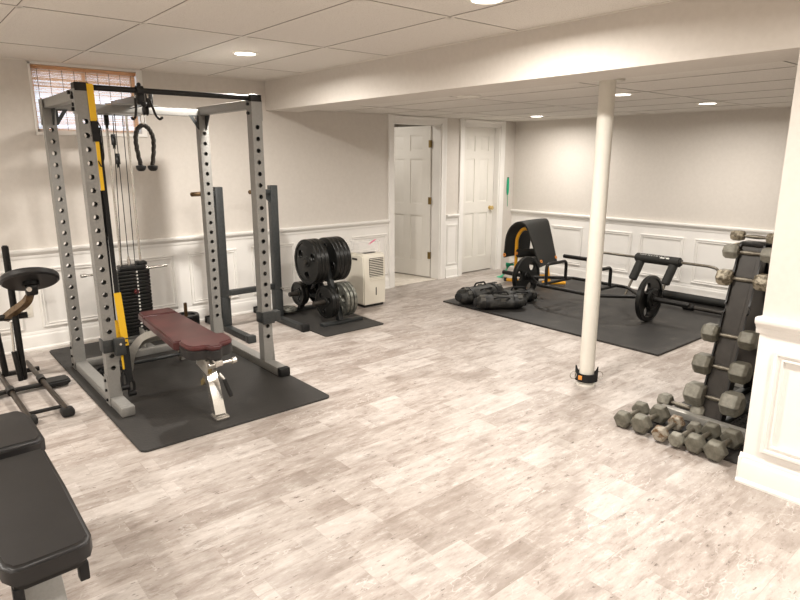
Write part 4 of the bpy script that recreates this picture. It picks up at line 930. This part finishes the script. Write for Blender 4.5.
# draped mat: inverted-U sheet extruded along its ridge
dm = thing('exercise_mat', 'black foam exercise mat folded over the yellow frame like a tent', 'exercise mat', (-4.62, 6.05, 0.3))
prof = spline([(-4.918, 0, 0.335), (-4.915, 0, 0.42), (-4.895, 0, 0.60), (-4.83, 0, 0.725), (-4.72, 0, 0.795), (-4.62, 0, 0.785), (-4.55, 0, 0.705), (-4.45, 0, 0.50), (-4.35, 0, 0.285)], 5)
sheet = MB(); NV = 12; rows_ = []
ydir = Vector((0.02, 1, 0)).normalized()
n_ = len(prof)
for j in range(NV+1):
    vj = j/NV; row = []
    for i, p in enumerate(prof):
        t_ = i/(n_-1); y = 5.85+0.45*vj
        q = Vector(p)+Vector((vj*(0.03-0.12*max(0, t_-0.55)/0.45), 0, 0.006*math.sin(3*vj)+0.012*vj)); q.y = y + (0.05*abs(t_-0.45))*(1-2*vj)*0.0
        row.append(q)
    rows_.append(row)
th = 0.020
def nrm(i, row):
    d = (row[min(i+1, n_-1)]-row[max(i-1, 0)]).normalized(); return Vector((d.z, 0, -d.x))*1
top = [[sheet.bm.verts.new(p) for p in row] for row in rows_]
bot = [[sheet.bm.verts.new(row[i]+nrm(i, row)*th) for i in range(n_)] for row in rows_]
for j in range(NV):
    for i in range(n_-1):
        sheet.bm.faces.new((top[j][i], top[j][i+1], top[j+1][i+1], top[j+1][i])); sheet.bm.faces.new((bot[j][i], bot[j+1][i], bot[j+1][i+1], bot[j][i+1]))
for j in range(NV):
    for i in (0, n_-1): sheet.bm.faces.new((top[j][i], top[j+1][i], bot[j+1][i], bot[j][i]))
for i in range(n_-1):
    for j in (0, NV): sheet.bm.faces.new((top[j][i], bot[j][i], bot[j][i+1], top[j][i+1]))
sheet.build('sheet', M['foam'], dm, angle=50)
for (x, y, z) in ((-4.385, 5.89, 0.345), (-4.445, 6.26, 0.35)):
    MB().lathe([(0.009,0),(0.019,0),(0.019,0.004),(0.009,0.004),(0.009,0)], (x+0.012, y, z+0.004), (0.9, 0, 0.42), 20).build('grommet', M['orange'], dm)
MB().lathe([(0.010,0),(0.022,0),(0.022,0.004),(0.010,0.004),(0.010,0)], (-4.90, 5.846, 0.37), (0.0, -1, 0), 20).build('grommet', M['orange'], dm)
# green bands
gb1 = thing('resistance_band', 'green looped resistance band hanging on the wall corner beside the closed door', 'resistance band', (XL+0.012, 6.735, 1.1))
MB().tube([(XL+0.012, 6.735+0.014*math.cos(a), 1.16+0.115*math.sin(a)) for a in [2*PI*k/20 for k in range(20)]], 0, closed=True, flat=(0.016, 0.008, (1,0,0))).build('loop', M['green'], gb1)
MB().cyl((XL-0.001, 6.735, 1.275), (XL+0.022, 6.735, 1.275), 0.006).build('hook', M['plastic'], gb1)
MB().tube([(XL+0.012, 6.737, 1.05), (XL+0.012, 6.74, 0.88)], 0.003, 6).build('tail', M['green'], gb1)
gb2 = thing('resistance_band', 'flat green elastic band draped to the floor behind the yellow frame', 'resistance band', (-5.2, 6.25, 0.1))
MB().tube([(-5.01, 6.10, 0.22), (-5.04, 6.12, 0.18), (-5.12, 6.14, 0.10), (-5.20, 6.16, 0.012), (-5.27, 6.18, 0.004)], 0, flat=(0.11, 0.004, (0.5,-0.3,0.8)), fillet=0.03).build('band', M['green'], gb2)
MB().cyl((-5.01, 6.10, 0.215), (-4.82, 5.97, 0.27), 0.006).build('clip_cord', M['plastic'], gb2)

# ================================================================== SANDBAGS
def sandbag(c, ang, ln, r, label, seed, z0=H3, tilt=0.0):
    random.seed(seed)
    o = thing('sandbag', label, 'sandbag', (c[0], c[1], z0), 0, 'black sandbags on the big mat')
    d = Vector((math.cos(ang), math.sin(ang), tilt)).normalized(); side = Vector((-math.sin(ang), math.cos(ang), 0)); up = d.cross(side)*1
    if up.z < 0: up = -up
    ctr = Vector((c[0], c[1], z0+r*0.84))
    mb = MB(); n1, n2 = 26, 28; rings = []
    for i in range(n1+1):
        t_ = i/n1; s_ = (t_-0.5)*ln
        e = min(1.0, (1-abs(2*t_-1)**5.5))**0.5
        rr = r*max(e, 0.02)
        ring = []
        for k in range(n2):
            a = 2*PI*k/n2
            w_ = 1+0.04*math.sin(5*a+seed+t_*9)+0.035*math.sin(17*t_+3*a+seed*2)
            q = ctr + d*s_ + side*math.cos(a)*rr*1.12*w_ + up*math.sin(a)*rr*0.86*(w_ if math.sin(a) > -0.3 else 1)
            q.z = max(q.z, z0+0.002) if tilt == 0 else q.z
            ring.append(mb.bm.verts.new(q))
        rings.append(ring)
    for i in range(n1):
        for k in range(n2): mb.bm.faces.new((rings[i][k], rings[i][(k+1) % n2], rings[i+1][(k+1) % n2], rings[i+1][k]))
    mb.bm.faces.new(rings[0][::-1]); mb.bm.faces.new(rings[-1]); mb.build('body', M['nylon'], o, angle=60)
    for s_ in (-0.28, 0.28):
        pts = [ctr + d*s_*ln + side*math.cos(a)*r*1.16 + up*math.sin(a)*r*0.91 for a in [2*PI*k/24 for k in range(24)]]
        for p in pts: p.z = max(p.z, z0+0.002) if tilt == 0 else p.z
        MB().tube(pts, 0, closed=True, flat=(0.04, 0.008, tuple(up))).build('strap', M['webbing'], o) if False else None
        sm_ = MB(); R1 = []
        for k in range(25):
            a = 2*PI*k/24; nn = side*math.cos(a)*r*1.12 + up*math.sin(a)*r*0.86; p = ctr+d*s_*ln+nn*1.03
            if tilt == 0: p.z = max(p.z, z0+0.001)
            R1.append(p)
        A = [[sm_.bm.verts.new(p+d*sg*0.02+(p-ctr-d*s_*ln)*q) for p in R1[:-1]] for sg in (-1, 1) for q in (0, 0.05)]
        for k in range(24):
            k2 = (k+1) % 24
            for u_, v_ in ((0, 1), (1, 3), (3, 2), (2, 0)): sm_.bm.faces.new((A[u_][k], A[u_][k2], A[v_][k2], A[v_][k]))
        sm_.build('strap', M['plastic'], o)
    h0 = ctr+up*r*0.84
    pts = [h0-d*0.085, h0-d*0.065+up*0.035, h0+d*0.065+up*0.035, h0+d*0.085]
    MB().tube(pts, 0.0095, 10, fillet=0.03).build('handle', M['webbing'], o)
    h1 = ctr+side*-1*r*1.13*0.75+up*r*0.6
    MB().tube([h1-d*0.08, h1-d*0.06+(side*-1+up*0.5)*0.035, h1+d*0.06+(side*-1+up*0.5)*0.035, h1+d*0.08], 0.0085, 10, fillet=0.03).build('handle', M['webbing'], o)
    for s_, aa in ((-0.36, 1.9), (-0.36, 2.5), (0.02, 2.6), (0.36, 2.2), (0.36, 1.5), (0.1, 0.9)):
        nn = side*math.cos(aa)*r*1.15+up*math.sin(aa)*r*0.885; zz = nn.normalized(); R_ = Matrix((d, zz.cross(d).normalized(), zz)).transposed()
        MB().box(ctr+d*s_*ln+nn, (0.055, 0.040, 0.012), 0.004, R_).build('cloth_patch', M['patch'], o)
    for s_ in (-1, 1):
        MB().ball(ctr+d*s_*(ln/2-0.012), 0.05, (0.5, 1.1, 0.9), Matrix.Rotation(ang, 3, 'Z')).build('end_cap', M['webbing'], o)
    return o
sandbag((-4.41, 4.87), math.radians(88), 0.66, 0.102, 'black sandbag with a top handle, nearest the doors of the three on the mat', 2)
sandbag((-4.04, 4.78), math.radians(54), 0.54, 0.085, 'black sandbag lying at the front edge of the big mat, nearest the ivory column', 5)
sandbag((-4.12, 5.17), math.radians(60), 0.40, 0.075, 'black sandbag lying behind the other two next to the left trap bar plate', 9)

# ================================================================== DUMBBELLS
def dumbbell(a, sep, hl, mt, label, group, loc, rot, hr_=0.015):
    """hex dumbbell along local x; a = apothem; sep = head centre distance; origin on the floor side"""
    o = thing('dumbbell', label, 'dumbbell', (0,0,0), 0, group)
    hl *= 1.12; Rr = a/math.cos(PI/6)
    for s_ in (-1, 1):
        mb = MB(); prof_ = [(-hl/2, 0.80), (-hl/2+0.018, 1.0), (hl/2-0.018, 1.0), (hl/2, 0.74)]; rings = []
        for (xx, f_) in prof_:
            # local z up, hexagon resting flat: vertices at 0,60..
            rings.append([mb.bm.verts.new((s_*(sep/2+xx), Rr*f_*math.cos(PI/3*k), a+Rr*f_*math.sin(PI/3*k))) for k in range(6)])
        for i in range(3):
            for k in range(6): mb.bm.faces.new((rings[i][k], rings[i][(k+1) % 6], rings[i+1][(k+1) % 6], rings[i+1][k]))
        mb.bm.faces.new(rings[0]); mb.bm.faces.new(rings[3])
        bmesh.ops.recalc_face_normals(mb.bm, faces=mb.bm.faces)
        bmesh.ops.bevel(mb.bm, geom=mb.bm.edges[:], offset=0.0022, segments=2, affect='EDGES')
        mb.build('head', mt, o, angle=22)
    k = sep/2-hl/2
    MB().lathe([(0,-k-0.005),(hr_*0.85,-k-0.005),(hr_*0.85,-k*0.8),(hr_*1.08,-k*0.3),(hr_*1.12,0),(hr_*1.08,k*0.3),(hr_*0.85,k*0.8),(hr_*0.85,k+0.005),(0,k+0.005)], (0,0,a), (1,0,0), 20).build('handle', M['handle'], o)
    o.location = loc; o.rotation_euler = rot; return o
H4 = 0.008
# pile in front of the tower: axis along y
pile = [(-1.700, 3.265, 0.050, 0.078, 'hexgrey', 'grey hex dumbbell on the floor, leftmost in the front row of the pile', 0.02, 0),
        (-1.585, 3.262, 0.055, 0.085, 'hexgrey', 'grey hex dumbbell second from the left in the front row of the pile', 0.0, H4),
        (-1.465, 3.240, 0.044, 0.068, 'hexrust', 'rust-flecked pale dumbbell, third from the left in the front row of the pile', 0.05, H4),
        (-1.366, 3.242, 0.042, 0.066, 'hexlight', 'small pale grey dumbbell, fourth from the left in the front row of the pile', -0.02, H4),
        (-1.276, 3.256, 0.052, 0.080, 'hexgrey', 'grey hex dumbbell, second from the right in the front row of the pile', 0.02, H4),
        (-1.166, 3.250, 0.054, 0.085, 'hexgrey', 'grey hex dumbbell, rightmost in the front row nearest the pier', 0.0, H4)]
for x, y, a, hl, mt, lb, dr, zz in pile:
    dumbbell(a*0.96, 0.212, hl*0.78, M[mt], lb, 'dumbbells in the front row on the floor', (x, y, zz), (0, 0, PI/2+dr))
dumbbell(0.044, 0.215, 0.07, M['hexlight'], 'grey dumbbell lying behind the steel foot at the left of the dumbbell tower', 'loose dumbbells around the tower foot', (-1.565, 3.61, H4), (0, 0, -0.03))
dumbbell(0.038, 0.20, 0.066, M['hexlight'], 'pale dumbbell tucked behind the front row against the pier end of the steel foot', 'loose dumbbells around the tower foot', (-1.12, 3.40, H4), (0, 0, 0.06))
# tower
dt = thing('dumbbell_rack', 'tall black A-frame dumbbell tower with steel foot beside the pier', 'dumbbell rack', (-1.385, 3.9, H4))
TXc = -1.385; W = 0.066
def fy(z): return 3.600+(z-0.157)*0.325           # front rail centre line
YC = 3.60+(1.09-0.157)*0.325+0.045                 # mirror plane
def side_rail(x, mirror, mt, nm, th=0.010, dep=0.075):
    def F(z, o): y = fy(z)+o; return (2*YC-y if mirror else y)
    out = []; z = 0.03
    zs_ = [0.157, 0.336, 0.519, 0.68, 0.847, 1.0]
    front = [(0.02, 0.0)]
    for zc in zs_: front += [(zc-0.055, 0.0), (zc-0.030, -0.004), (zc-0.018, 0.022), (zc+0.010, 0.022), (zc+0.022, -0.006), (zc+0.035, 0.0)]
    front += [(1.050, 0.0)]
    poly = [(F(z_, o_), z_) for z_, o_ in front]+[(F(1.050, dep), 1.050), (F(0.02, dep), 0.02)]
    return MB().prism(poly, x-th/2, x+th/2, 'x').build(nm, mt, dt)
for mir in (False, True):
    for s_ in (-1, 1): side_rail(TXc+s_*W, mir, M['black'], 'side_rail')
    def F(z, o): y = fy(z)+o; return (2*YC-y if mir else y)
    MB().prism([(F(0.02, 0.018), 0.02), (F(1.045, 0.018), 1.045), (F(1.045, 0.024), 1.045), (F(0.02, 0.024), 0.02)], TXc-W+0.005, TXc+W-0.005, 'x').build('front_web', M['towerface'], dt)
    MB().prism([(F(0.05, 0.0165), 0.05), (F(1.03, 0.0165), 1.03), (F(1.03, 0.018), 1.03), (F(0.05, 0.018), 0.05)], TXc-0.012, TXc+0.035, 'x').build('web_rib', M['towerface'], dt)
MB().bx(TXc-W-0.005, TXc+W+0.005, fy(1.050)-0.0, 2*YC-fy(1.050), 1.04, 1.060, 0.004).build('top_cap', M['black'], dt)
# closed side panels between the two legs
for s_ in (-1, 1):
    MB().prism([(fy(0.25)+0.07, 0.25), (2*YC-fy(0.25)-0.07, 0.25), (2*YC-fy(1.04)-0.03, 1.04), (fy(1.04)+0.03, 1.04)], TXc+s_*(W-0.012)-0.002, TXc+s_*(W-0.012)+0.002, 'x').build('side_panel', M['black'], dt)
MB().bx(-1.66, -1.10, 3.515, 3.565, H4, H4+0.042, 0.003).build('front_foot', M['brushed'], dt)
MB().bx(-1.66, -1.10, 2*YC-3.565, 2*YC-3.515, H4, H4+0.042, 0.003).build('rear_foot', M['brushed'], dt)
for s_ in (-1, 1):
    MB().bx(TXc+s_*W-0.02, TXc+s_*W+0.02, 3.555, 2*YC-3.555, H4, H4+0.03, 0.003).build('base_rail', M['dark'], dt)
# dumbbells on the tower (front side), handle rests in the notches
rows = [(0.157, 0.066, 0.098, 'hexlight', 'largest grey dumbbell on the tower, in the bottom front slot'),
        (0.336, 0.059, 0.090, 'hexgrey', 'grey dumbbell on the tower front, second slot from the bottom'),
        (0.519, 0.052, 0.082, 'hexgrey', 'brownish grey dumbbell on the tower front, third slot from the bottom, below the empty slot'),
        (0.847, 0.046, 0.080, 'hexchip', 'chipped brown and grey dumbbell on the tower front, just above the empty slot'),
        (1.000, 0.042, 0.078, 'hexlight', 'grey dumbbell on the tower front, second from the top')]
for z, a, hl, mt, lb in rows:
    dumbbell(a, 0.212, hl, M[mt], lb, 'dumbbells on the front of the tower', (TXc, fy(z)+0.008, z-a), (0, 0, 0), 0.0125)
dumbbell(0.030, 0.20, 0.066, M['hexchip'], 'small chipped dumbbell lying across the very top of the tower', 'dumbbells on the front of the tower', (TXc-0.005, YC-0.010, 1.0605), (0, 0, 0), 0.011)
for z, a, lb in ((0.336, 0.054, 'dark dumbbell on the hidden rear face of the tower, second slot'), (0.519, 0.047, 'dark dumbbell on the hidden rear face of the tower, third slot'), (0.847, 0.042, 'dumbbell end peeking out behind the tower beside the pier, lower one'), (1.0, 0.038, 'dumbbell end peeking out behind the tower beside the pier, upper one')):
    dumbbell(a, 0.212, 0.08, M['hexchip'], lb, 'dumbbells on the rear of the tower', (TXc, 2*YC-fy(z)-0.008, z-a), (0, 0, 0), 0.0125)
# knobbed foam roller beside the tower, lying on the floor with a second mat section
fr = thing('foam_roller', 'black knobbed massage roller standing behind the dumbbell tower next to the pier', 'foam roller', (-1.165, 3.93, H4))
MB().cyl((-1.165, 3.93, H4), (-1.165, 3.93, H4+0.36), 0.062, seg=28).build('core', M['plastic'], fr)
kn = MB()
for r_ in range(10):
    for k in range(12):
        a = 2*PI*(k+0.5*(r_ % 2))/12; z = H4+0.03+r_*0.034; d = Vector((math.cos(a), math.sin(a), 0))
        kn.ball(Vector((-1.165, 3.93, z))+d*0.066, 0.015, (1,1,1), seg=8)
kn.build('knobs', M['rubber'], fr)
st2 = thing('studded_mat', 'small black studded rubber mat on the floor at the foot of the dumbbell tower', 'floor mat', (-1.12, 3.68, H4))
MB().bx(-1.30, -0.93, 3.58, 3.84, H4, H4+0.012, 0.004).build('base', M['rubber'], st2)
kn = MB()
for i in range(10):
    for j in range(7): kn.ball((-1.28+i*0.037, 3.60+j*0.037, H4+0.012), 0.010, (1,1,0.8), seg=8)
kn.build('studs', M['rubber'], st2)
# coiled cable on mat under rack
cc_ = thing('coiled_cable', 'thin black coiled cord on the mat inside the rear left corner of the power rack', 'cord', (-4.62, 1.10, H1))
pts = []
for k in range(90):
    a = k*0.42; r_ = 0.075+0.02*math.sin(k*0.21); pts.append((-4.62+r_*math.cos(a)*1.1, 1.11+r_*math.sin(a), H1+0.005+0.0002*k))
MB().tube(pts, 0.0045, 6).build('loops', M['plastic'], cc_)
